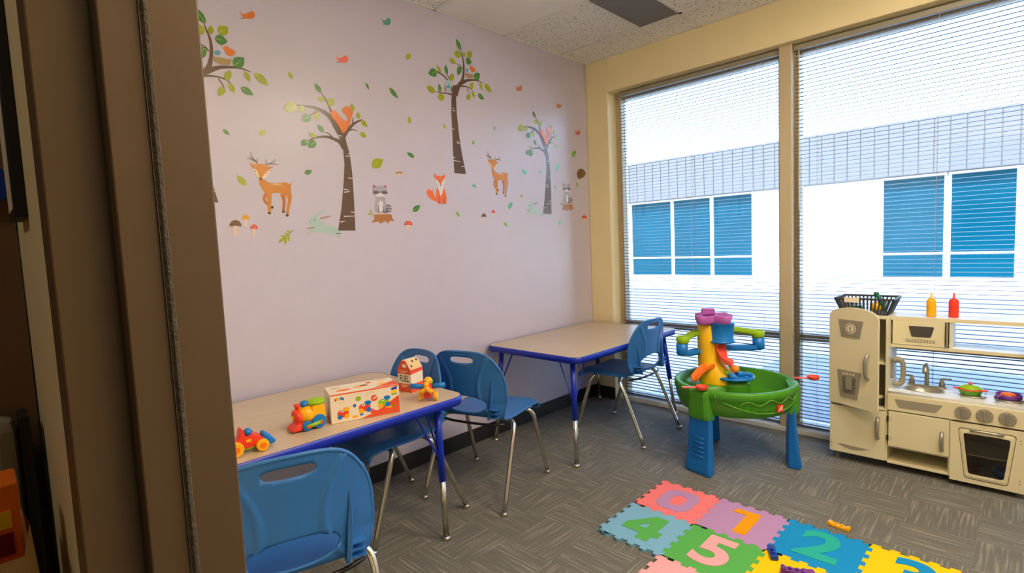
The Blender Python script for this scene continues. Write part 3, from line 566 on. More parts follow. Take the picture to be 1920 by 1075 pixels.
# ------------------------------------------------------------------ chairs
def make_chair():
    t = thing('school_chair', '', 'chair')
    NU, NS, NB = 84, 30, 64
    us = [math.sin(PI/2*(-1+2*i/NU))*.5+(-1+2*i/NU)*.5 for i in range(NU+1)]
    seat = [(.240, .388), (.246, .415), (.228, .440), (.15, .446), (.05, .440), (-.05, .436), (-.12, .438)]
    back = [(-.12, .438), (-.165, .447), (-.190, .475), (-.197, .54), (-.200, .62), (-.207, .70), (-.218, .785)]
    P1, _ = crv([Vector(p) for p in seat], [0]*7, 6); P2, _ = crv([Vector(p) for p in back], [0]*7, 10)
    def samp(P, s): k = min(s*(len(P)-1), len(P)-1.0001); i = int(k); return P[i].lerp(P[i+1], k-i)
    V = []; rows = NS+NB
    def hw(s):  # half width along the back
        return .188+.032*min(1, max(0, (s-.12)/.4))
    for r in range(rows+1):
        for u in us:
            if r <= NS:
                tt = r/NS; s_ = tt; fr = 1-max(0, 1-tt/.3)*(1-(1-abs(u)**3)**(1/3))*.30 if tt < .3 else 1
                s0 = max(s_, (1-(1-abs(u)**3.2)**(1/3.2))*.3*max(0, 1-tt)); p = samp(P1, s0)
                w_ = .212-.024*tt**2; z = p.y-.034*max(0, abs(u)-.72)**1.5*6*(1-tt*.75)-.004*math.cos(u*PI/2)*math.sin(PI*tt)*2; y = p.x
            else:
                tt = (r-NS)/NB; T = (1-abs(u)**2.8)**(1/2.8); s_ = tt if tt < .5 else .5+(tt-.5)*T
                p = samp(P2, s_); w_ = hw(s_); y = p.x+.045*u*u*min(1, max(0, (s_-.1)/.35)); z = p.y
                for sg in (-1, 1):
                    if .25 < s_ < .93:
                        uc = sg*(.36+.42*abs((s_-.62)/.38)**2); y -= .009*math.exp(-((u-uc)/.034)**2)
            V.append([u*w_, y, z])
    n = NU+1; Fc = [(r*n+i, r*n+i+1, (r+1)*n+i+1, (r+1)*n+i) for r in range(rows) for i in range(NU)]
    me = bpy.data.meshes.new('shell'); me.from_pydata(V, [], Fc); bm = bmesh.new(); bm.from_mesh(me)
    holes = [(0, .742, .068, .0165, 3.2), (0, .512, .118, .044, 2.2)]
    for hx, hz, rx, rz, e in holes:
        f_ = lambda c: (abs((c.x-hx)/rx)**e+abs((c.z-hz)/rz)**e)
        dl = [f for f in bm.faces if f.calc_center_median().y < -.13 and f_(f.calc_center_median()) < 1]
        bmesh.ops.delete(bm, geom=dl, context='FACES')
        for v in bm.verts:
            if v.is_boundary and v.co.y < -.13 and v.link_faces and f_(v.co) < 2.6 and abs(v.co.x-hx) < rx*1.4 and abs(v.co.z-hz) < rz*1.7 and v.co.z < .768:
                k = f_(v.co)**(-1/e); v.co.x = hx+(v.co.x-hx)*k; v.co.z = hz+(v.co.z-hz)*k
    bmesh.ops.delete(bm, geom=[v for v in bm.verts if not v.link_faces], context='VERTS')
    bmesh.ops.remove_doubles(bm, verts=bm.verts, dist=.0006); bmesh.ops.recalc_face_normals(bm, faces=bm.faces); bm.to_mesh(me); bm.free()
    sh = obj('shell', me, M['cblue'], t, smooth=True); so_ = sh.modifiers.new('s', 'SOLIDIFY'); so_.thickness = .007; so_.offset = 0
    # rolled rim all round the shell, fins behind the backrest
    rim = []
    for u in us: pass
    side = [(sg, [V[r*n+(NU if sg > 0 else 0)] for r in range(2, NS+int(NB*.5)+1)]) for sg in (-1, 1)]
    top = [V[rows*n+i] for i in range(n)]
    loop = side[1][1]+list(reversed(top))[1:-1]+list(reversed(side[0][1]))
    loop = [p for i, p in enumerate(loop) if i == 0 or (Vector(p)-Vector(loop[i-1])).length > .004]
    F(MB().tube(loop, .0062, 8), 'rim', 'cblue', sh, smooth=True)
    fr_, _ = crv([Vector(V[i]) for i in range(0, n, 4)], [0]*len(range(0, n, 4)), 2)
    F(MB().tube(fr_, .006, 8), 'front_lip', 'cblue', sh, smooth=True)
    for sg in (-1, 1):
        q = []
        for tt in (.12, .2, .3, .45, .6, .72):
            p = samp(P2, tt); u = .70; q.append((sg*u*hw(tt), p.x+.045*u*u*min(1, max(0, (tt-.1)/.35)), p.y))
        dp = [.05, .045, .034, .026, .018, .004]
        bmf = MB(); A = [(x-.002, y, z) for x, y, z in q]+[(x-.002, y-d, z) for (x, y, z), d in reversed(list(zip(q, dp)))]; B = [(x+.004, y, z) for x, y, z in A]; k = len(A)
        bmf.add(A+B, [tuple(range(k)), tuple(reversed(range(k, 2*k)))]+[(i, i+k, (i+1) % k+k, (i+1) % k) for i in range(k)])
        F(bmf, 'rib', 'cblue', sh)
        for zz in (.455, .475, .495): F(MB().box(min(sg*.142, sg*.186), max(sg*.142, sg*.186), -.205, -.165, zz, zz+.004), 'rib_web', 'cblue', sh)
        rl = [(sg*.10, -.07, .418), (sg*.16, -.07, .416), (sg*.205, -.078, .405), (sg*.222, -.10, .37), (sg*.226, -.135, .30), (sg*.236, -.262, .012)]
        fl_ = [(sg*.10, .12, .418), (sg*.16, .12, .415), (sg*.203, .125, .405), (sg*.220, .142, .37), (sg*.224, .165, .30), (sg*.236, .262, .012)]
        for q in (rl, fl_):
            lg = F(MB().tube(q, .0118, 12, 4), 'leg', 'chrome', t, smooth=True)
            F(MB().lathe([(.009, .022), (.0155, .016), (.017, .006), (.014, 0)], (q[-1][0], q[-1][1], 0), 14), 'glide', 'chrome', lg, smooth=True)
    F(MB().tube([(-.11, -.07, .418), (.11, -.07, .418)], .011, 10).tube([(-.11, .12, .418), (.11, .12, .418)], .011, 10), 'crossbar', 'darkmetal', t, smooth=True)
    F(MB().box(-.13, -.10, -.1, .15, .424, .434).box(.10, .13, -.1, .15, .424, .434), 'mounting_rail', 'black', t)
    F(MB().tube([(-.19, -.135, .408), (-.1, -.17, .408), (.1, -.17, .408), (.19, -.135, .408)], .007, 8, 3), 'rear_rod', 'darkmetal', t, smooth=True)
    return t
c0 = make_chair()
CH = [((1.045, -3.02), math.radians(73), 'blue school chair seen from behind in the left foreground'), ((.385, -2.245), PI, 'blue school chair tucked under the end of the toy table'), ((.524, -1.737), math.radians(17), 'blue school chair standing free between the two tables'), ((.66, -.546), PI/2, 'blue school chair pushed up to the window corner table')]
for i, (p, a, lb) in enumerate(CH):
    o = c0 if i == 0 else copy_tree(c0); o.location = (*p, 0); o.rotation_euler = (0, 0, a); o['label'] = lb; o['group'] = 'blue school chairs'

# ------------------------------------------------------------------ toys on the near table
Z0 = TH+.001
def flatp(parent, name, poly, mt, y=-.0006, sm=0):   # printed patch on an upright face (local x,z), slightly proud
    q = [Vector(p) for p in poly]
    if sm: q, _ = crv(q, [0]*len(q), sm, True)
    return F(MB().prism([(p.x, p.y) for p in q], y, y+.0005, 'y'), name, mt, parent)
def blob(cx, cz, rx, rz, n=14): return [(cx+rx*math.cos(2*PI*i/n), cz+rz*math.sin(2*PI*i/n)) for i in range(n)]
M['card'] = mat('box_card', S(236, 226, 206), .5); M['cardred'] = mat('box_red', S(230, 82, 42), .5); M['ink'] = mat('box_ink', S(52, 44, 40), .6); M['tan'] = mat('box_tan', S(226, 196, 136), .6)
# printed toy box
a = floorp(622, 797, TH); b = floorp(752, 772, TH); ang = math.atan2(b.y-a.y, b.x-a.x); BW, BD, BH = .27, .135, .115
bx_ = thing('toy_box', 'white and red printed toy box on the near table', 'box', (a.x, a.y, Z0), ang)
body = F(MB().box(0, BW, 0, BD, 0, BH), 'carton', 'card', bx_, bevel=.001)
flatp(body, 'print', [(BW*.42, .001), (BW-.001, .001), (BW-.001, BH*.62), (BW*.80, BH*.36), (BW*.66, .022)], 'cardred')
flatp(body, 'print', [(.001, BH-.006), (BW-.001, BH-.006), (BW-.001, BH-.001), (.001, BH-.001)], 'cardred')
def icon(cx, cz, k, A, B_, C_):   # little toy pictured on the box
    flatp(body, 'print', blob(cx, cz, .021*k, .015*k), A, -.0011); flatp(body, 'print', blob(cx+.012*k, cz+.014*k, .013*k, .008*k), B_, -.0014)
    flatp(body, 'print', blob(cx-.012*k, cz-.012*k, .009*k, .009*k), C_, -.0014); flatp(body, 'print', blob(cx+.014*k, cz-.011*k, .009*k, .009*k), B_, -.0014); flatp(body, 'print', blob(cx-.003*k, cz+.010*k, .006*k, .006*k), 'white', -.0017)
    flatp(body, 'print', blob(cx-.003*k, cz+.010*k, .0025*k, .0025*k), 'ink', -.002)
icon(.045, .035, 1.05, 'red', 'yel', 'blue'); icon(.128, .045, 1.1, 'red', 'blue', 'yel'); icon(.205, .052, 1.1, 'lime', 'blue', 'yel')
for x, z, rx, rz, mt in ((.106, .083, .011, .009, 'lime'), (.090, .058, .006, .007, 'blue'), (.168, .075, .013, .013, 'cardred'), (.09, .014, .012, .005, 'yel'), (.115, .018, .008, .004, 'blue'), (.14, .016, .01, .005, 'white'), (.165, .02, .014, .006, 'cardred'), (.155, .028, .01, .006, 'pink'), (.225, .028, .014, .004, 'yel'), (.245, .03, .01, .003, 'green')): flatp(body, 'print', blob(x, z, rx, rz), mt, -.0012)
flatp(body, 'print', [(.163, .07), (.178, .077), (.178, .082), (.163, .075)], 'white', -.0016)
flatp(body, 'print', [(.238, .094), (.262, .097), (.262, .107), (.238, .104)], 'deepblue'); flatp(body, 'print', [(.238, .080), (.262, .083), (.262, .095), (.238, .092)], 'tyel'); flatp(body, 'print', [(.238, .073), (.262, .076), (.262, .081), (.238, .078)], 'green')
for i in range(5): flatp(body, 'print', blob(.02+i*.007, .092+.003*(i % 2), .004, .006, 8), ('cardred', 'yel', 'tan', 'blue', 'egg')[i] if i < 4 else 'blue')
for z0, x0, x1 in ((.100, .14, .19), (.092, .135, .17), (.075, .03, .055)): flatp(body, 'print', [(x0, z0), (x1, z0+.004), (x1, z0+.006), (x0, z0+.002)], 'tan')
for x, y, rx, ry, mt in ((.06, .045, .028, .016, 'orange'), (.13, .06, .03, .016, 'yel'), (.145, .07, .018, .008, 'lilac_'), (.17, .10, .012, .012, 'cardred'), (.215, .05, .022, .012, 'yel'), (.04, .09, .02, .008, 'tan'), (.225, .11, .02, .008, 'yel')):
    if mt == 'lilac_': mt = 'f_lilac'
    F(MB().prism(blob(x, y, rx, ry), BH, BH+.0006, 'z'), 'print', mt, body)
F(MB().prism([(BW*.62, .001), (BW-.001, .001), (BW-.001, BD*.55)], BH, BH+.0005, 'z'), 'print', 'cardred', body)
F(MB().prism([(.03, .001), (.10, .001), (.06, .05)], -.0006, 0, 'x'), 'print', 'cardred', body)
# FUEL carton with a gable top
p = floorp(772, 738, TH); cf = thing('fuel_carton', 'orange and cream gable carton lettered FUEL beside the toy box', 'carton', (p.x-.006, p.y+.004, Z0), math.radians(12))
# local: lettered face y=0 (x from -CW to 0), second face x=0; the roof slopes towards +x and -x
CW, CDp, CHt = .082, .082, .118
prof = [(-CW, 0), (0, 0), (0, CHt-.012), (-CW*.36, CHt+.03), (-CW*.64, CHt+.03), (-CW, CHt-.012)]
cb_ = F(MB().prism(prof, 0, CDp, 'y'), 'carton', 'card', cf, bevel=.001)
for z0, z1 in ((.0, .038), (.084, .106)):
    P4 = [(-CW, z0), (0, z0), (0, z1), (-CW, z1)] if z0 == 0 else [(-CW, z0), (0, z0), (0, z1), (-CW*.36, CHt+.029), (-CW*.64, CHt+.029), (-CW, z1)]
    F(MB().prism(P4, -.0007, 0, 'y'), 'print', 'cardred', cb_)
    F(MB().prism([(0, z0), (CDp, z0+.006 if z0 else 0), (CDp, z1), (0, z1)], 0, .0007, 'x'), 'print', 'cardred', cb_)
F(MB().prism(blob(-CW*.45, .122, .014, .009), -.0013, -.0006, 'y'), 'print', 'card', cb_)
sl = Vector((-CW*.36, 0, CHt+.03))-Vector((0, 0, CHt-.012))
def roofpt(u, v): q = Vector((0, 0, CHt-.012))+sl*v; return (q.x+.0008, u*CDp, q.z+.0006)
bm = MB(); bm.add([roofpt(.02, .02), roofpt(.98, .02), roofpt(.98, .98), roofpt(.02, .98)], [(0, 1, 2, 3)]); F(bm, 'print', 'tan', cb_)
for u, v in ((.2, .3), (.45, .75), (.8, .8)):
    bm = MB(); bm.add([(x+.0006, y, z+.0005) for x, y, z in (roofpt(u-.07, v-.1), roofpt(u+.07, v-.08), roofpt(u+.06, v+.12), roofpt(u-.06, v+.1))], [(0, 1, 2, 3)]); F(bm, 'print', 'ink', cb_)
tm = text_mesh('FUEL', .042, .0003, .0003, .66); o = obj('lettering', tm, M['ink'], cb_, loc=(-.041, -.0004, .061), rot=UP)
for x0, x1, z in ((-.062, -.02, .030), (-.058, -.028, .023), (-.07, -.02, .096), (-.06, -.03, .089)): F(MB().box(x0, x1, -.0012, -.0007, z, z+.003), 'print', 'card', cb_)
# train: local x forward (towards the camera's left), y left
tr = thing('toy_train', 'toy train engine with orange boiler, blue wheels and green roof', 'toy train', (.664, -2.775, Z0), math.radians(268))
tr.scale = (.88,)*3
F(MB().tube([(-.035, 0, .062), (.0, 0, .062), (.03, 0, .058)], [.038, .040, .032], 20), 'boiler', 'yel', tr, smooth=True)
F(MB().prism(rrect(-.07, -.015, .035, .100, .008), -.037, .037, 'y'), 'cab', 'yel', tr, bevel=.004)
fc = F(MB().tube([(.03, 0, .06), (.045, 0, .058), (.052, 0, .057)], [.034, .034, .026], 20), 'face', 'red', tr, smooth=True); F(MB().ell((.055, 0, .06), (.006, .009, .009)), 'lamp', 'yel', fc, smooth=True)
F(MB().lathe([(.006, 0), (.009, .012), (.014, .022), (.013, .026)], (.036, 0, .088), 14), 'chimney', 'red', tr, smooth=True)
F(MB().prism([(.03, .006), (.075, .006), (.07, .02), (.05, .032), (.03, .034)], -.036, .036, 'y'), 'cowcatcher', 'red', tr, bevel=.006)
F(MB().ell((.005, 0, .108), (.018, .018, .015)), 'dome', 'blue', tr, smooth=True)
F(MB().ell((-.045, 0, .108), (.042, .042, .017)), 'roof', 'lime', tr, smooth=True)
for sy in (-1, 1):
    F(MB().disc((-.04, sy*.036, .030), (0, 1, 0), .030, .014, 22), 'wheel', 'blue', tr, bevel=.003); F(MB().disc((.012, sy*.036, .021), (0, 1, 0), .021, .014, 22), 'wheel', 'blue', tr, bevel=.003)
    F(MB().tube([(-.05, sy*.048, .028), (.02, sy*.048, .020)], .008, 10), 'coupling_rod', 'lime', tr, smooth=True)
    for x, z in ((-.045, .028), (.012, .021)): F(MB().disc((x, sy*.056, z), (0, 1, 0), .006, .004, 12), 'pin', 'red', tr)
F(MB().box(-.07, .05, -.026, .026, .014, .04), 'chassis', 'red', tr, bevel=.004)
# race car
ca = thing('toy_car', 'toy race car with yellow wheels at the near table end', 'toy car', (.725, -3.01, Z0), math.radians(84))
ca.scale = (.92,)*3
prof = [(-.055, .022), (-.055, .05), (-.03, .055), (-.022, .085), (-.012, .088), (-.006, .062), (.03, .060), (.052, .045), (.056, .024)]
q, _ = crv([Vector(p) for p in prof], [0]*len(prof), 4, True); F(MB().prism([(p.x, p.y) for p in q], -.027, .027, 'y'), 'body', 'red', ca, bevel=.006, smooth=True)
F(MB().ell((.005, 0, .072), (.015, .015, .014)), 'driver_head', 'blue', ca, smooth=True); F(MB().ell((.017, 0, .071), .005), 'driver_nose', 'ink', ca, smooth=True)
F(MB().ell((0, 0, .02), (.045, .026, .014)), 'underbody', 'lime', ca, smooth=True)
q = [(.052, .015), (.085, .012), (.098, .02), (.085, .04), (.06, .062), (.05, .058)]; F(MB().prism(q, -.024, .024, 'y'), 'front_wing', 'blue', ca, bevel=.006, smooth=True)
F(MB().prism(rrect(-.008, .010, .042, .052, .003), -.029, -.026, 'y'), 'badge', 'yel', ca)
for x, r in ((-.045, .027), (.045, .022)):
    for sy in (-1, 1):
        wl_ = F(MB().disc((x, sy*.037, r), (0, 1, 0), r, .018, 24), 'wheel', 'yel', ca, bevel=.004); F(MB().disc((x, sy*.0465, r), (0, 1, 0), r*.45, .003, 16), 'hub', 'orange', wl_)
# aeroplane
pn = thing('toy_plane', 'toy aeroplane with blue wings and yellow wheels beside the carton', 'toy plane', (.742, -2.262, Z0), math.radians(-46))
pn.scale = (1.0,)*3
F(MB().tube([(-.035, 0, .05), (0, 0, .05), (.03, 0, .052), (.042, 0, .052)], [.016, .024, .022, .014], 18), 'fuselage', 'red', pn, smooth=True)
F(MB().box(-.02, .03, -.018, .018, .012, .045), 'undercarriage', 'red', pn, bevel=.005)
for k in range(3):
    a_ = math.radians(90+120*k); F(MB().tube([(.048, 0, .06), (.048, .03*math.cos(a_), .06+.03*math.sin(a_))], [.008, .011], 10), 'propeller_blade', 'yel', pn, smooth=True)
F(MB().ell((.05, 0, .06), (.008, .013, .013)), 'spinner', 'yel', pn, smooth=True); F(MB().ell((.057, 0, .06), (.004, .005, .005)), 'spinner_cap', 'orange', pn, smooth=True)
for sy in (-1, 1):
    F(MB().tube([(.01, sy*.02, .062), (.012, sy*.075, .066)], [.011, .012], 12), 'wing', 'blue', pn, smooth=True)
    F(MB().disc((.012, sy*.034, .021), (0, 1, 0), .021, .016, 20), 'wheel', 'yel', pn, bevel=.004)
F(MB().ell((0, 0, .085), (.022, .018, .016)), 'pilot_cap', 'yel', pn, smooth=True); F(MB().ell((-.01, 0, .078), (.02, .02, .016)), 'pilot', 'lime', pn, smooth=True)
F(MB().prism([(-.06, .045), (-.035, .045), (-.04, .085), (-.055, .085)], -.004, .004, 'y'), 'tail_fin', 'lime', pn, bevel=.002)

# ------------------------------------------------------------------ water play table (local x = view right, y = away)
wt = thing('water_play_table', 'green water play table with yellow tower on blue legs', 'play table', (1.398, -.576, 0), math.radians(44))
RX, RY, RZ, BZ = .328, .325, .475, .335
def ering(rx, ry, z, n=56): return [(rx*math.cos(2*PI*i/n), ry*math.sin(2*PI*i/n), z) for i in range(n)]
R = [ering(RX-.06, RY-.06, BZ-.01), ering(RX-.03, RY-.03, BZ), ering(RX-.012, RY-.012, BZ+.05), ering(RX-.006, RY-.006, RZ-.045), ering(RX, RY, RZ-.04), ering(RX, RY, RZ-.008), ering(RX-.006, RY-.006, RZ), ering(RX-.024, RY-.024, RZ), ering(RX-.03, RY-.03, RZ-.008), ering(RX-.045, RY-.045, RZ-.10), ering(RX-.06, RY-.06, RZ-.115), ering(.01, .01, RZ-.115)]
tub = F(MB().rings(R), 'tub', 'tub', wt, smooth=True)
M['relief'] = mat('plastic_relief', S(96, 170, 44), .4)
def bump_line(pts, r=.0028): return F(MB().tube(pts, r, 6, 3), 'relief_line', 'relief', tub, smooth=True)
def skin(deg, z, k=1.0):
    f = (z-BZ)/(RZ-BZ); rr = -.03*max(0, .25-f)/.25-.012*(1-max(0, min(1, (f-.25)/.5)))
    return ((RX+rr+.001)*math.cos(math.radians(deg)), (RY+rr+.001)*math.sin(math.radians(deg)), z)
bump_line([skin(d, .425+.012*math.sin((d-255)/75*PI*7)-.008*((d-292)/40)**2) for d in range(253, 334, 4)]); bump_line([skin(238+i*8, .435-.075*math.sin(PI*(i+.6)/13)) for i in range(13)])
for d, in ((232,), (205,)): F(MB().tube([skin(d, .35), skin(d, .46)], .004, 6), 'relief_line', 'tub', tub, smooth=True)
lgq = F(MB().box(-.02, .02, -.004, .003, -.02, .02), 'logo_plate', 'red', tub, bevel=.001); lx = skin(293, .385); lgq.location = lx; lgq.rotation_euler = (0, 0, math.radians(293+90))
lgq.name = 'logo_plate'
for pts in ([(-.012, -.013), (-.002, .006), (.012, .013)], [(.012, .013), (.010, -.013)], [(-.008, -.004), (.012, -.004)]): F(MB().tube([(x, -.0045, z) for x, z in pts], .0022, 6), 'logo_mark', 'card', lgq)
# legs with stepped ridges and the green brackets on the rim
for d in (214, 338, 98):
    a_ = math.radians(d); c_, s_ = math.cos(a_), math.sin(a_); ob = bpy.data.objects
    def L(u, v, z): r_ = 1; return ((RX-.02+u)*c_-v*s_, (RY-.02+u)*s_+v*c_, z)
    rg = []
    for z, u0, u1, hw_ in ((0, -.03, .036, .084), (.02, -.03, .038, .085), (.05, -.03, .034, .083), (.12, -.03, .02, .079), (.28, -.03, .012, .075), (.38, -.03, .008, .070)):
        rg.append([L(u, v, z) for u, v in ((u0, -hw_*.8), (u0, hw_*.8), (u1-.012, hw_), (u1, hw_-.014), (u1, -hw_+.014), (u1-.012, -hw_))])
    lg = F(MB().rings(rg), 'leg', 'leg', wt, bevel=.006)
    for z in (.10, .125, .15, .175, .20): F(MB().tube([L(.028-.09*(z-.09), -.035, z), L(.028-.09*(z-.09), .035, z)], .004, 6), 'ridge', 'leg', lg, smooth=True)
    rg = [[L(u, v, z) for u, v in ((-.03, -.075), (-.03, .075), (.022+k, .065), (.034+k, .045), (.034+k, -.045), (.022+k, -.065))] for z, k in ((.305, -.012), (.33, -.006), (.44, 0), (.465, -.004), (.472, -.014))]
    F(MB().rings(rg), 'rim_bracket', 'tub', tub, bevel=.006)
# raised island and tower
TX, TY = -.112, .065
F(MB().lathe([(.15, RZ-.116), (.135, RZ-.03), (.115, RZ-.022), (.01, RZ-.022)], (TX-.005, TY+.01, 0), 28), 'island', 'tub', tub, smooth=True)
tw = F(MB().rings([[(TX+(r-.066)+r*math.cos(2*PI*k/28), TY-(r-.066)*.5+r*math.sin(2*PI*k/28), z) for k in range(28)] for r, z in ((.102, .445), (.102, .458), (.094, .50), (.08, .55), (.070, .58), (.066, .66), (.064, .79), (.06, .795))]), 'tower', 'tyel', wt, smooth=True)
F(MB().lathe([(.075, .70), (.072, .69), (.064, .70), (.07, .80), (.075, .805)], (TX+.055, TY-.045, 0), 22), 'catch_cup', 'blue', wt, smooth=True)
# purple clover funnel
def clover(k): return [(TX+.015+(k*(.088+.028*math.cos(4*a)))*math.cos(a+.5), TY-.015+(k*(.088+.028*math.cos(4*a)))*math.sin(a+.5)) for a in [2*PI*i/48 for i in range(48)]]
R = [[(x, y, z) for x, y in clover(k)] for k, z in ((.82, .80), (.98, .80), (1.05, .815), (1.05, .845), (1.0, .85), (.93, .85), (.88, .832), (.35, .822), (.02, .82))]
fn = F(MB().rings(R), 'funnel_top', 'purple', wt, smooth=True)
F(MB().prism([(TX-.04, .845), (TX+.045, .845), (TX+.04, .88), (TX-.035, .885)], TY+.01, TY+.03, 'y'), 'funnel_fin', 'purple', fn, bevel=.006)
F(MB().lathe([(.038, .822), (.045, .85), (.052, .85), (.045, .822)], (TX+.065, TY-.055, 0), 20, cap=False), 'funnel_cup', 'purple', fn, smooth=True)
# troughs left and right
def trough(P, mt, nm, w_=.026):
    q, _ = crv([Vector(p) for p in P], [0]*len(P), 5); bm = MB(); R = []
    for i, p in enumerate(q):
        t_ = (q[min(i+1, len(q)-1)]-q[max(i-1, 0)]); t_.z = 0; t_.normalize(); s__ = Vector((-t_.y, t_.x, 0))
        R.append([p+s__*a+Vector((0, 0, b)) for a, b in ((-w_, .016), (-w_, -.006), (-w_*.6, -.016), (w_*.6, -.016), (w_, -.006), (w_, .016), (w_-.005, .016), (w_*.5, -.008), (-w_*.5, -.008), (-w_+.005, .016))])
    return F(bm.rings(R), nm, mt, wt, smooth=False, bevel=.002)
for sx, e0, zz in ((-1, TX-.165, -.005), (1, TX+.285, .012)):
    x0 = TX+sx*.05
    trough([(x0, TY, .748+zz), (x0+(e0-x0)*.5, TY-.005, .738+zz), (e0-sx*.03, TY-.01, .72+zz), (e0, TY-.012, .716+zz)], 'lime', 'upper_trough')
    F(MB().lathe([(.022, -.03), (.036, -.018), (.038, .014), (.032, .018), (.02, -.008)], (e0-sx*.005, TY-.012, .715+zz), 18), 'trough_end', 'lime', wt, smooth=True)
    F(MB().lathe([(.015, -.045), (.032, -.035), (.034, .03), (.028, .03)], (e0, TY-.012, .66+zz), 18), 'elbow', 'blue', wt, smooth=True)
    trough([(e0, TY-.012, .636+zz), (e0-sx*.04, TY-.012, .63+zz), (x0+(e0-x0)*.4, TY-.006, .632+zz), (x0-sx*.01, TY, .638+zz)], 'blue', 'lower_trough', .024)
trough([(TX+.035, TY-.05, .695), (TX+.04, TY-.075, .65), (TX+.05, TY-.10, .60), (TX+.085, TY-.125, .575)], 'coral', 'slide', .03)
trough([(TX-.015, TY-.06, .555), (TX-.05, TY-.085, .555), (TX-.09, TY-.10, .535), (TX-.135, TY-.115, .495)], 'orange', 'slide', .028)
# centre pedestal with spinner and balls
F(MB().lathe([(.092, RZ-.116), (.085, RZ-.03), (.08, RZ-.006), (.01, RZ-.005)], (.005, .0, 0), 28), 'pedestal', 'tub', tub, smooth=True)
sp_ = F(MB().lathe([(.09, .478), (.108, .484), (.112, .492), (.095, .497), (.02, .494)], (.005, 0, 0), 28), 'spinner_dish', 'blue', wt, smooth=True)
for k in range(4):
    a_ = k*PI/2+.5; F(MB().tube([(.005+.03*math.cos(a_), .03*math.sin(a_), .498), (.005+.07*math.cos(a_+.4), .07*math.sin(a_+.4), .512), (.005+.095*math.cos(a_+.6), .095*math.sin(a_+.6), .500)], .012, 10, 3), 'paddle', 'blue', sp_, smooth=True)
M['gold'] = mat('plastic_gold', S(252, 150, 18), .35)
def w2(x, y, z):
    a_ = math.radians(44); return (1.398+x*math.cos(a_)-y*math.sin(a_), -.576+x*math.sin(a_)+y*math.cos(a_), z)
tag(F(MB().ell((0, 0, .024), .024, 20, 14), 'play_ball', 'gold', smooth=True, loc=w2(.012, .002, .507)), 'orange ball on the blue spinner of the water table', 'ball')
tag(F(MB().ell((0, 0, .02), .022, 20, 14), 'play_ball', 'lime', smooth=True, loc=w2(-.05, -.02, .495)), 'lime ball half sunk in the blue spinner', 'ball')
def scoop(label, p, rz):
    t = thing('scoop', label, 'scoop', p, rz, 'red scoops on the water table rim')
    F(MB().lathe([(.012, -.012), (.026, -.006), (.03, .008), (.033, .008), (.033, .006), (.028, -.01), (.014, -.016)], (.045, 0, .017), 20, cap=False).lathe([(.012, -.012), (.0005, -.013)], (.045, 0, .017), 20), 'bowl', 'coral', t, smooth=True)
    F(MB().prism([(-.06, -.012), (.018, -.009), (.018, .009), (-.06, .012)], .012, .017, 'z'), 'handle', 'coral', t, bevel=.002)
p = w2(-.30, -.20, RZ+.001); scoop('red scoop lying on the left rim of the water table', p, math.radians(30)); p = w2(.36, -.10, RZ+.001); scoop('red scoop sticking out from the right rim of the water table', p, math.radians(35))

# ------------------------------------------------------------------ toy kitchen (local x right, y into the window, front at y=0)
KX, KY = 1.815, -.238; KD = .262
kt = thing('toy_kitchen', 'cream wooden toy kitchen with fridge, sink and oven before the window', 'toy kitchen', (KX, KY, 0))
K = lambda *b, nm, mt='kitchen', p=None, bev=.0015, **k: F(MB().box(*b), nm, mt, p or kt, bevel=bev, **k)
FW = .272                                     # fridge width
K(0, .012, 0, KD, .05, .835, nm='side_panel'); K(FW-.012, FW, 0, KD, .05, .835, nm='side_panel')
K(.012, FW-.012, KD-.008, KD, .05, .835, nm='back_panel', mt='kin'); K(.012, FW-.012, .002, KD-.008, .05, .062, nm='bottom_panel')
K(.012, FW-.012, .002, KD-.008, .325, .337, nm='shelf'); K(.012, FW-.012, .01, KD-.008, .575, .587, nm='shelf'); K(.012, FW-.012, .002, KD-.008, .823, .835, nm='top_panel')
for x, y in ((.03, .03), (.03, .23), (.40, .23), (.79, .03), (.79, .23)): F(MB().lathe([(.014, .05), (.014, .006), (.016, 0)], (x, y, 0), 12), 'foot', 'kgrey2', kt)
# upper door, ajar
dr = bpy.data.objects.new('fridge_door', None)
arch = [(0, .338), (.262, .338), (.262, .826)]+[(.131+.131*math.cos(PI*i/16), .826+.06*math.sin(PI*i/16)**.8) for i in range(1, 16)]+[(0, .826)]
dm = MB().prism(rpoly(arch, .004, 2), -.014, 0, 'y').mesh('fridge_door'); dr = obj('fridge_door', dm, M['kitchen'], kt, bevel=.0015, loc=(.004, -.001, 0), rot=(0, 0, math.radians(-21)))
trap = lambda x0, x1, z0, z1, k: rpoly([(x0+k, z0), (x1-k, z0), (x1, z1), (x0, z1)], .006)
bd = F(MB().prism(trap(.054, .188, .722, .818, .018), -.018, -.014, 'y'), 'badge', 'kgrey', dr)
for i in range(5): F(MB().box(.064+i*.002, .180-i*.002, -.0188, -.018, .800-i*.017, .8015-i*.017), 'badge_line', 'kgrey2', dr)
F(MB().disc((.121, -.0185, .772), (0, 1, 0), .018, .003, 20), 'emblem', 'card', dr)
for i in range(12):
    a_ = i*PI/6; F(MB().disc((.121+.026*math.cos(a_), -.0185, .772+.026*math.sin(a_)), (0, 1, 0), .0045, .002, 8), 'emblem_ray', 'card', dr)
F(MB().box(.116, .119, -.0212, -.0195, .762, .782).box(.119, .127, -.0212, -.0195, .779, .782).box(.119, .125, -.0212, -.0195, .770, .773).box(.119, .127, -.0212, -.0195, .762, .765), 'emblem_mark', 'kgrey2', dr)
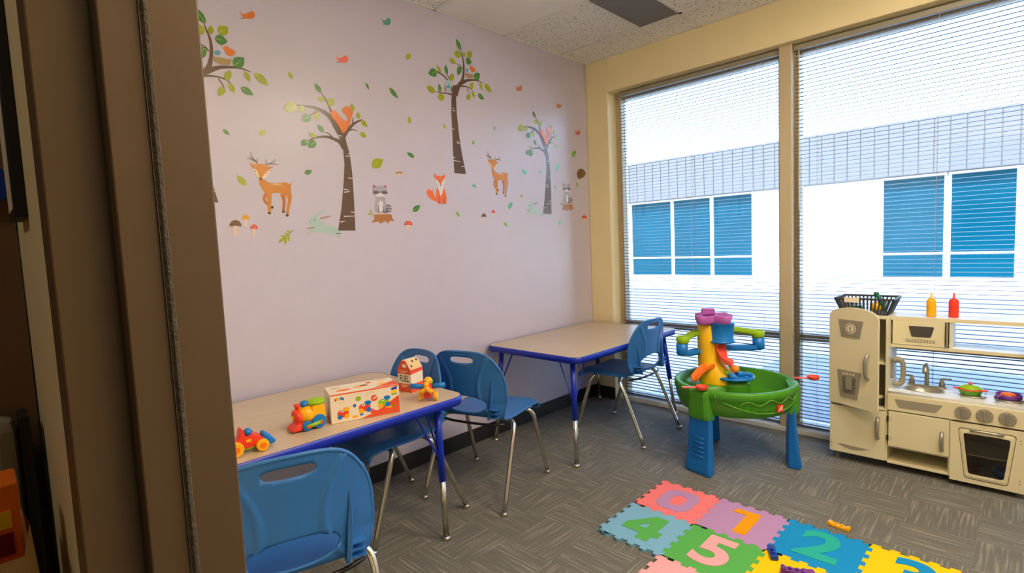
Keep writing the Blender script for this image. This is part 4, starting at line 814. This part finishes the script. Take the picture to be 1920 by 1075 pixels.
def handle(p, x, z0, z1, y=-.014, out=.022, nm='handle'):
    return F(MB().tube([(x, y+.003, z0), (x, y-out*.8, z0+.018), (x, y-out, (z0+z1)/2), (x, y-out*.8, z1-.018), (x, y+.003, z1)], [.009, .009, .0095, .009, .009], 10, 4), nm, 'ksilver', p, smooth=True)
handle(dr, .212, .508, .642)
ds = F(MB().prism(trap(.05, .178, .385, .535, .018), -.019, -.014, 'y'), 'dispenser', 'kgrey', dr)
F(MB().prism(trap(.076, .152, .408, .500, .006), -.0195, -.0188, 'y'), 'dispenser_recess', 'kgrey2', dr); F(MB().box(.098, .13, -.024, -.019, .43, .498), 'dispenser_spout', 'kgrey', dr, bevel=.002)
for i in range(4): F(MB().disc((.085+i*.018, -.0195, .517), (0, 1, 0), .005, .003, 12), 'button', 'card', dr)
fz = F(MB().box(.002, FW-.008, -.013, 0, .052, .322), 'freezer_door', 'kitchen', kt, bevel=.0015); handle(fz, .232, .17, .285, -.013)
q = [(.04, .102)]+[(.04+.155*i/8, .098-.02*math.sin(PI*i/8)) for i in range(1, 8)]+[(.195, .096)]; F(MB().prism(q, -.0145, -.013, 'y'), 'kick_vent', 'kgrey', fz)
for z in (.08, .10): F(MB().disc((.012, -.0135, z), (0, 1, 0), .004, .002, 10), 'screw', 'kgrey', fz)
# base cabinets
X1, X2 = .532, .812
K(FW, X2, KD-.008, KD, .04, .42, nm='back_panel', mt='kin'); K(X1-.006, X1+.006, .0, KD-.008, .04, .42, nm='divider'); K(X2-.012, X2, 0, KD, .03, .83, nm='side_panel')
K(FW, X1-.006, .002, KD-.008, .04, .052, nm='bottom_panel'); K(FW, X1-.006, .002, KD-.008, .13, .142, nm='shelf'); K(X1+.006, X2-.012, .002, KD-.008, .03, .042, nm='oven_floor', mt='kin'); K(X1+.006, X2-.012, .02, KD-.008, .16, .168, nm='oven_shelf', mt='kitchen')
cdoor = K(FW+.006, X1-.002, -.013, 0, .142, .332, nm='cabinet_door'); handle(cdoor, X1-.03, .17, .262, -.013, .02)
for z in (.185, .29): F(MB().box(FW-.001, FW+.008, -.016, -.002, z-.014, z+.014), 'hinge', 'darkmetal', cdoor); F(MB().disc((FW+.018, -.0135, z+.006), (0, 1, 0), .003, .002, 8).disc((FW+.018, -.0135, z-.006), (0, 1, 0), .003, .002, 8), 'screw', 'kgrey', cdoor)
cp = K(FW, X2, -.012, .004, .338, .426, nm='control_panel')
F(MB().prism(rpoly([(.322, .357), (.475, .357), (.505, .402), (.302, .402)], .008), -.0128, -.0118, 'y'), 'tray_inset', 'kgrey', cp)
for x in (.581, .661, .742):
    kb = F(MB().disc((x, -.016, .383), (0, 1, 0), .0315, .010, 28), 'knob', 'ksilver', cp, bevel=.002); F(MB().box(x-.005, x+.005, -.032, -.02, .358, .408), 'knob_grip', 'ksilver', kb, bevel=.002)
    for i in range(8): a_ = i*PI/4+.3; F(MB().disc((x+.025*math.cos(a_), -.0215, .383+.025*math.sin(a_)), (0, 1, 0), .0018, .001, 6), 'knob_mark', 'card', kb)
# oven door with a trapezoid window
ow = rpoly([(.605, .075), (.735, .075), (.757, .283), (.583, .283)], .014, 5); out_ = [(X1+.002, .03), (X2, .03), (X2, .330), (X1+.002, .330)]
od = obj('oven_door', plate('oven_door', [out_, ow], .013), M['kitchen'], kt, loc=(0, -.0065, 0), rot=UP)
def grow(P, k): cx = sum(p[0] for p in P)/len(P); cz = sum(p[1] for p in P)/len(P); return [(cx+(x-cx)*k, cz+(z-cz)*k) for x, z in P]
obj('window_rim', plate('window_rim', [grow(ow, 1.10), grow(ow, .99)], .006), M['kitchen'], od, loc=(0, 0, .0085)); obj('window_outline', plate('window_outline', [grow(ow, 1.22), grow(ow, 1.195)], .0012), M['black'], od, loc=(0, 0, .0068))
obj('window_pane', plate('window_pane', [grow(ow, 1.0)], .002), M['ovenglass'], od, loc=(0, 0, 0))
F(MB().tube([(.612, .298, .006), (.622, .303, .024), (.665, .304, .026), (.715, .303, .024), (.728, .298, .006)], .006, 10, 3), 'handle', 'ksilver', od, smooth=True)
for x, z in ((.79, .285), (.79, .27), (.79, .09), (.79, .075)): F(MB().disc((x, z, .007), (0, 0, 1), .003, .002, 8), 'screw', 'kgrey', od)
K(X1+.006, X1+.009, .0, KD-.008, .042, .33, nm='oven_wall', mt='kin', bev=0)
# worktop with sink and burners
sink = [(.412+.083*math.cos(2*PI*i/28), .118+.062*math.sin(2*PI*i/28)) for i in range(28)]
wtop = obj('worktop', plate('worktop', [[(FW, -.006), (X2-.012, -.006), (X2-.012, KD), (FW, KD)], sink], .014), M['ktop'], kt, loc=(0, 0, .433))
cyl = lambda k, z: [(.412+.083*k*math.cos(2*PI*i/28), .118+.062*k*math.sin(2*PI*i/28), z) for i in range(28)]
F(MB().rings([cyl(1.08, .4408), cyl(1.06, .4435), cyl(1.0, .4425), cyl(.9, .415), cyl(.6, .402), cyl(.02, .400)], False, True), 'sink_basin', 'ksilver', kt, smooth=True)
fb = F(MB().prism(rrect(.33, .50, .185, .225, .019), .440, .450, 'z'), 'faucet_base', 'ksilver', kt, bevel=.003)
F(MB().tube([(.415, .205, .449), (.415, .205, .50), (.415, .20, .54), (.415, .175, .562), (.415, .145, .556), (.415, .125, .53)], [.011, .010, .011, .013, .013, .012], 12, 4), 'faucet', 'ksilver', fb, smooth=True)
for sx in (-1, 1): F(MB().lathe([(.014, 0), (.013, .02), (.007, .035), (.006, .045)], (.415+sx*.065, .205, .449), 14), 'tap', 'ksilver', fb, smooth=True); F(MB().tube([(.415+sx*.06, .205, .49), (.415+sx*.105, .198, .494)], .0042, 8), 'tap_lever', 'ksilver', fb, smooth=True)
for x in (.610, .742):
    bu_ = F(MB().lathe([(.054, .4405), (.054, .446), (.049, .449), (.02, .449)], (x, .118, 0), 30), 'burner', 'ksilver', kt, smooth=True)
    for i in range(4): a_ = PI/4+i*PI/2; F(MB().box(-.02, .02, -.006, .006, 0, .006), 'burner_tab', 'ksilver', bu_, bevel=.002, loc=(x+.045*math.cos(a_), .118+.045*math.sin(a_), .443), rot=(0, 0, a_))
# microwave and open top shelves
UY = .075
K(FW, X2-.012, UY, KD, .817, .832, nm='top_shelf', mt='ktop'); K(FW, X2-.012, UY, KD, .668, .680, nm='middle_shelf', mt='ktop')
F(MB().box(FW, X2-.012, UY-.003, UY, .815, .834), 'shelf_edge', 'kitchen', kt); F(MB().box(FW, X2-.012, UY-.003, UY, .666, .682), 'shelf_edge', 'kitchen', kt)
K(.515, .527, UY, KD, .68, .817, nm='microwave_side'); K(.277, .515, KD-.006, KD, .68, .817, nm='microwave_back', mt='kin')
mw = F(MB().box(.279, .498, UY-.004, UY+.008, .684, .814), 'microwave_door', 'kitchen', kt, bevel=.0015)
F(MB().prism(rpoly([(.362, .73), (.442, .73), (.456, .787), (.348, .787)], .008), UY-.0055, UY-.004, 'y'), 'microwave_window', 'smoke', mw)
F(MB().box(.337, .458, UY-.0050, UY-.004, .701, .717), 'keypad', 'kgrey2', mw)
for i in range(9):
    for j in range(2): F(MB().box(.340+i*.013, .350+i*.013, UY-.0056, UY-.005, .7025+j*.0075, .7080+j*.0075), 'key', 'kitchen', mw)
F(MB().box(.503, .512, UY-.018, UY-.004, .69, .812), 'microwave_handle', 'ksilver', mw, bevel=.003)
# wall phone on the side of the fridge
ph = F(MB().prism(rrect(.075, .135, .49, .595, .012), FW, FW+.012, 'x'), 'phone_base', 'kgrey', kt, bevel=.003)
F(MB().tube([(FW+.014, .07, .595), (FW+.040, .07, .60), (FW+.055, .07, .575), (FW+.055, .07, .50), (FW+.040, .07, .468), (FW+.014, .07, .472)], [.017, .016, .012, .012, .016, .017], 12, 4), 'phone_handset', 'kgrey', ph, smooth=True)

KW = lambda x, y, z: (KX+x, KY+y, z)
# bottles on the top shelf
for p, mt, lb in ((floorp(1746, 594, .833), 'yel', 'yellow squeeze bottle on the top shelf of the toy kitchen'), (floorp(1788, 595, .833), 'red', 'red squeeze bottle on the top shelf of the toy kitchen')):
    t = thing('squeeze_bottle', lb, 'bottle', (p.x, p.y, .833), 0, 'squeeze bottles on the toy kitchen')
    F(MB().lathe([(.019, 0), (.0215, .004), (.0215, .080), (.020, .088), (.014, .094)], (0, 0, 0), 20), 'bottle_body', mt, t, smooth=True); F(MB().lathe([(.016, .093), (.012, .096), (.006, .10), (.004, .126), (.002, .128)], (0, 0, 0), 16), 'nozzle', mt, t, smooth=True)
# pot with lid
t = thing('toy_pot', 'green toy pot with lid and red knob on the left burner', 'pot', KW(.600, .11, .4495)); t.scale = (.75, .75, .85); F(MB().lathe([(.045, 0), (.056, .004), (.062, .026), (.064, .03), (.01, .03)], (0, 0, 0), 26), 'pot_body', 'green', t, smooth=True)
F(MB().lathe([(.066, .03), (.067, .033), (.066, .036), (.02, .037)], (0, 0, 0), 26), 'pot_rim', 'coral', t, smooth=True); F(MB().lathe([(.062, .036), (.058, .044), (.035, .054), (.012, .058), (.004, .058)], (0, 0, 0), 26), 'lid', 'lime', t, smooth=True); F(MB().ell((0, 0, .066), (.012, .012, .009)), 'knob', 'pink', t, smooth=True)
for sx in (-1, 1): F(MB().tube([(sx*.06, -.012, .028), (sx*.085, 0, .03), (sx*.06, .012, .028)], .005, 8, 3), 'handle', 'coral', t, smooth=True)
# purple pan
t = thing('toy_pan', 'purple toy pan on the right burner', 'pan', KW(.742, .115, .4495), math.radians(-115)); t.scale = (.84,)*3; F(MB().lathe([(.048, 0), (.056, .004), (.06, .028), (.057, .028), (.052, .007), (.01, .006)], (0, 0, 0), 28), 'pan_body', 'violet', t, smooth=True); F(MB().tube([(.055, 0, .022), (.085, 0, .026), (.125, 0, .028)], [.006, .006, .009], 10, 3), 'handle', 'violet', t, smooth=True)
tag(F(MB().ell((0, 0, .012), (.030, .022, .012)), 'toy_food', 'orange', smooth=True, loc=KW(.740, .118, .4555)), 'orange toy food lying in the purple pan', 'toy food')
# things inside oven and fridge
t = thing('toy_pan', 'dark red toy pan inside the oven', 'pan', KW(.605, .15, .043), 1.2); F(MB().lathe([(.04, 0), (.052, .03), (.049, .03), (.038, .005), (.01, .005)], (0, 0, 0), 22), 'pan_body', 'maroon', t, smooth=True); F(MB().tube([(.045, 0, .025), (.095, 0, .03)], .006, 8), 'handle', 'maroon', t, smooth=True)
t = thing('toy_bowl', 'dark blue toy bowl inside the oven', 'bowl', KW(.735, .085, .044)); F(MB().lathe([(.025, 0), (.042, .022), (.046, .05), (.042, .05), (.036, .02), (.01, .006)], (0, 0, 0), 22), 'bowl_body', 'deepblue', t, smooth=True); F(MB().lathe([(.046, .045), (.049, .05), (.046, .054)], (0, 0, 0), 22, cap=False), 'bowl_rim', 'blue', t, smooth=True)
t = thing('toy_jar', 'small dark toy jar on the bottom fridge shelf', 'jar', KW(.225, .06, .338)); F(MB().lathe([(.020, 0), (.022, .003), (.022, .035), (.018, .04)], (0, 0, 0), 16), 'jar_body', 'slate', t, smooth=True); F(MB().lathe([(.02, .04), (.02, .052), (.017, .054)], (0, 0, 0), 16), 'jar_lid', 'card', t, smooth=True)
t = thing('toy_jar', 'second small toy jar with pale band on the fridge shelf', 'jar', KW(.175, .08, .338)); F(MB().lathe([(.022, 0), (.024, .003), (.024, .045), (.02, .05)], (0, 0, 0), 16), 'jar_body', 'maroon', t, smooth=True); F(MB().lathe([(.0246, .015), (.0246, .03)], (0, 0, 0), 16, cap=False), 'jar_band', 'card', t, smooth=True)
# basket on the fridge
bk = thing('toy_basket', 'dark slatted plastic basket on top of the toy fridge', 'basket', KW(.150, .145, .836), math.radians(-1))
def ring4(hx, hy, z): return [(-hx, -hy, z), (hx, -hy, z), (hx, hy, z), (-hx, hy, z)]
TOPX, TOPY, BOX_, BOY, BHT = .137, .100, .105, .075, .088
F(MB().rings([ring4(BOX_, BOY, 0), ring4(BOX_, BOY, .004)]), 'basket_floor', 'slate', bk)
rm = MB()
for a, b in (((-TOPX, -TOPY), (TOPX, -TOPY)), ((TOPX, -TOPY), (TOPX, TOPY)), ((TOPX, TOPY), (-TOPX, TOPY)), ((-TOPX, TOPY), (-TOPX, -TOPY))): rm.tube([(*a, BHT), (*b, BHT)], .006, 8)
F(rm, 'basket_rim', 'slate', bk)
def bslat(p0, p1, hw_=.0045):
    F(MB().tube([p0, p1], hw_, 6), 'slat', 'slate', bk)
for i in range(15):
    f = -1+2*i/14
    for sy in (-1, 1): bslat((BOX_*f, sy*BOY, .002), (TOPX*f, sy*TOPY, BHT))
for i in range(9):
    f = -1+2*i/8
    for sx in (-1, 1): bslat((sx*BOX_, BOY*f, .002), (sx*TOPX, TOPY*f, BHT))
F(MB().prism(rrect(-.09, -.018, .068, .096, .004), -TOPY-.008, -TOPY-.006, 'y'), 'name_card', 'card', bk)
t = thing('toy_utensil', 'dark green toy utensil poking out of the basket', 'toy utensil', KW(.225, .15, .85)); F(MB().tube([(.01, 0, 0), (-.01, 0, .05), (-.03, 0, .09)], [.01, .012, .010], 10, 3), 'handle', 'dkgreen', t, smooth=True); F(MB().ell((-.034, 0, .095), (.014, .010, .012)), 'head', 'dkgreen', t, smooth=True)
tag(F(MB().ell((0, 0, .028), (.03, .024, .028)), 'toy_food', 'yel', smooth=True, loc=KW(.19, .16, .842)), 'yellow toy food lying in the basket', 'toy food'); tag(F(MB().box(-.03, .03, -.03, .03, 0, .035), 'toy_carton', 'dkgreen', bevel=.004, loc=KW(.10, .145, .842)), 'dark green toy carton lying in the basket', 'toy food')

# ------------------------------------------------------------------ foam number mat
TS, T_H, MX, MY = .31, .012, 1.245, -1.125
def wave(a, n=5, d=.008):   # jigsaw boundary along one tile side: (position 0..TS, offset); both neighbours use the same curve
    pts = []
    for i in range(2*n):
        u0, u1 = i/(2*n), (i+1)/(2*n); sg = 1 if (i+a) % 2 == 0 else -1; e = .010
        pts += [((u0+e)*TS, sg*.0005), ((u0-e*.6 if i else u0+e*.2)*TS, sg*d), ((u1+e*.6 if i < 2*n-1 else u1-e*.2)*TS, sg*d), ((u1-e)*TS, sg*.0005)]
    return pts
def tile_loop():
    h = TS/2; g_ = .0004; W = wave(0)
    return ([(-h+u, -h+d+g_) for u, d in W]+[(h+d-g_, -h+u) for u, d in W]+[(-h+u, h+d-g_) for u, d in reversed(W)]+[(-h+d+g_, -h+u) for u, d in reversed(W)])
def digit(t):
    if t == '0': return plate('number', [rrect(-.085, .085, -.105, .105, .062, 8), rrect(-.034, .034, -.052, .052, .028, 8)], .003)
    if t == '1': return plate('number', [[(-.005, -.105), (.05, -.105), (.05, .105), (-.055, .105), (-.068, .065), (-.005, .065)]], .003)
    if t == '4': return plate('number', [[(.005, -.105), (.062, -.105), (.062, -.06), (.088, -.06), (.088, -.012), (.062, -.012), (.062, .105), (.0, .105), (-.088, -.012), (-.088, -.06), (.005, -.06)], [(.008, -.012), (.008, .045), (-.035, -.012)]], .003)
    return text_mesh(t, .30, .0015, .010, 1.05)
MAT = [('0', 0, 0, 'pink', 'lilac'), ('1', 1, 0, 'lilac', 'orange'), ('2', 2, 0, 'blue', 'teal'), ('3', 3, 0, 'yellow', 'blue'), ('4', 0, 1, 'sky', 'green'), ('5', 1, 1, 'green', 'rose'), ('6', 2, 1, 'yellow', 'violet'), ('', 1, 2, 'rose', '')]
names = dict(pink='pink', lilac='lilac', blue='bright blue', yellow='yellow', sky='pale blue', green='green', rose='pale pink', orange='orange', teal='teal', violet='violet')
for ch, cx, cy, c1, c2 in MAT:
    t = thing('foam_mat_tile', '%s foam mat tile with %s number %s' % (names[c1], names[c2], ch) if ch else 'pale pink foam mat tile at the bottom edge below the 5', 'mat tile', (MX+TS*(cx+.5), MY-TS*(cy+.5), .0005), 0, 'interlocking foam number tiles')
    base = obj('tile', plate('tile', [tile_loop()], T_H), M['f_'+c1], t, loc=(0, 0, T_H/2))
    if ch: obj('number', digit(ch), M['f_'+c2], t, loc=(0, 0, T_H+.0006))
# toy clips on the floor
def clip(label, px, py, z, rz, mt, grp=None):
    p = floorp(px, py, z); t = thing('toy_clip', label, 'toy block', (p.x, p.y, z), rz)
    F(MB().prism([(-.042, 0), (.042, 0), (.044, .008), (.042, .018), (.03, .018), (.028, .012), (-.028, .012), (-.03, .018), (-.042, .018), (-.044, .008)], -.014, .014, 'y'), 'block_body', mt, t, bevel=.003)
    for x in (-.02, .02): F(MB().lathe([(.006, .021), (.006, .027), (.004, .028)], (x*.6, 0, -.008), 12), 'stud', mt, t, smooth=True)
clip('yellow orange toy block lying on the carpet', 1573, 990, .001, math.radians(-8), 'yel'); clip('dark blue toy block on the foam mat', 1449, 1040, T_H+.003, math.radians(-62), 'deepblue'); clip('violet toy block on the yellow foam tile', 1488, 1074, T_H+.003, math.radians(20), 'violet')

# ------------------------------------------------------------------ hallway things at the far left
t = thing('framed_sign', 'black framed sign hanging on the hallway wall', 'sign', (1.72, YD0+.006, 1.50)); F(MB().box(-.05, .05, -.012, 0, -.14, .15), 'frame', 'black', t, bevel=.002); F(MB().box(-.042, .042, -.0125, -.011, -.13, .14), 'print', 'card', t)
t = thing('wall_disc', 'dark blue disc mounted on the hallway end wall', 'wall disc', (HX, -3.585, 1.42)); F(MB().disc((.006, 0, 0), (1, 0, 0), .028, .012, 24), 'disc', 'deepblue', t, bevel=.002); F(MB().disc((.013, 0, 0), (1, 0, 0), .008, .004, 14), 'hub', 'black', t)
t = thing('storage_cabinet', 'grey storage cabinet with black edge in the hallway', 'cabinet', (1.60, -3.569, 0)); F(MB().box(-.03, .02, -.5, -.012, .0, 1.10), 'body', M['kgrey'], t, bevel=.02); F(MB().box(-.03, .022, -.012, 0, .0, 1.10), 'edge_trim', 'black', t, bevel=.004)
t = thing('side_table', 'small brown side table in the hallway', 'table', (1.78, -3.80, 0)); F(MB().box(-.12, .12, -.19, .19, .60, .62), 'tabletop', 'halldark', t, bevel=.003)
for x in (-.1, .1):
    for y in (-.17, .17): F(MB().box(x-.012, x+.012, y-.012, y+.012, 0, .60), 'leg', 'halldark', t)
M['kraft'] = mat('kraft_paper', S(206, 170, 112), .8, var=.12, vs=14, bump=.5, bs=30)
t = thing('paper_bag', 'crumpled brown paper bag on the hallway side table', 'bag', (1.78, -3.80, .621)); R = []
for z, a, b, c in ((0, .09, .20, 0), (.12, .092, .215, .006), (.22, .088, .205, -.006), (.32, .09, .212, .004), (.385, .085, .208, 0)):
    R.append([(x*a+random.uniform(-.006, .006), y*b+c+random.uniform(-.006, .006), z) for x, y in ((-1, -1), (0, -1.02), (1, -1), (1.02, -.3), (1, .3), (1, 1), (0, 1.02), (-1, 1))])
F(MB().rings(R, True, False), 'bag_body', 'kraft', t); F(MB().tube([(.088, .04, .36), (.1, .06, .30), (.1, .12, .30), (.088, .14, .36)], .003, 6, 3), 'bag_handle', 'kraft', t)
t = thing('game_box', 'orange game box with yellow stripe sticking out of the paper bag', 'box', (1.77, -3.80, .84)); F(MB().box(-.03, .03, -.19, .208, 0, .225), 'carton', 'orange', t, bevel=.003); F(MB().box(.03, .0308, -.19, .20, .175, .195), 'stripe', 'tyel', t); F(MB().box(.03, .0309, -.19, .20, .145, .170), 'stripe', 'maroon', t)
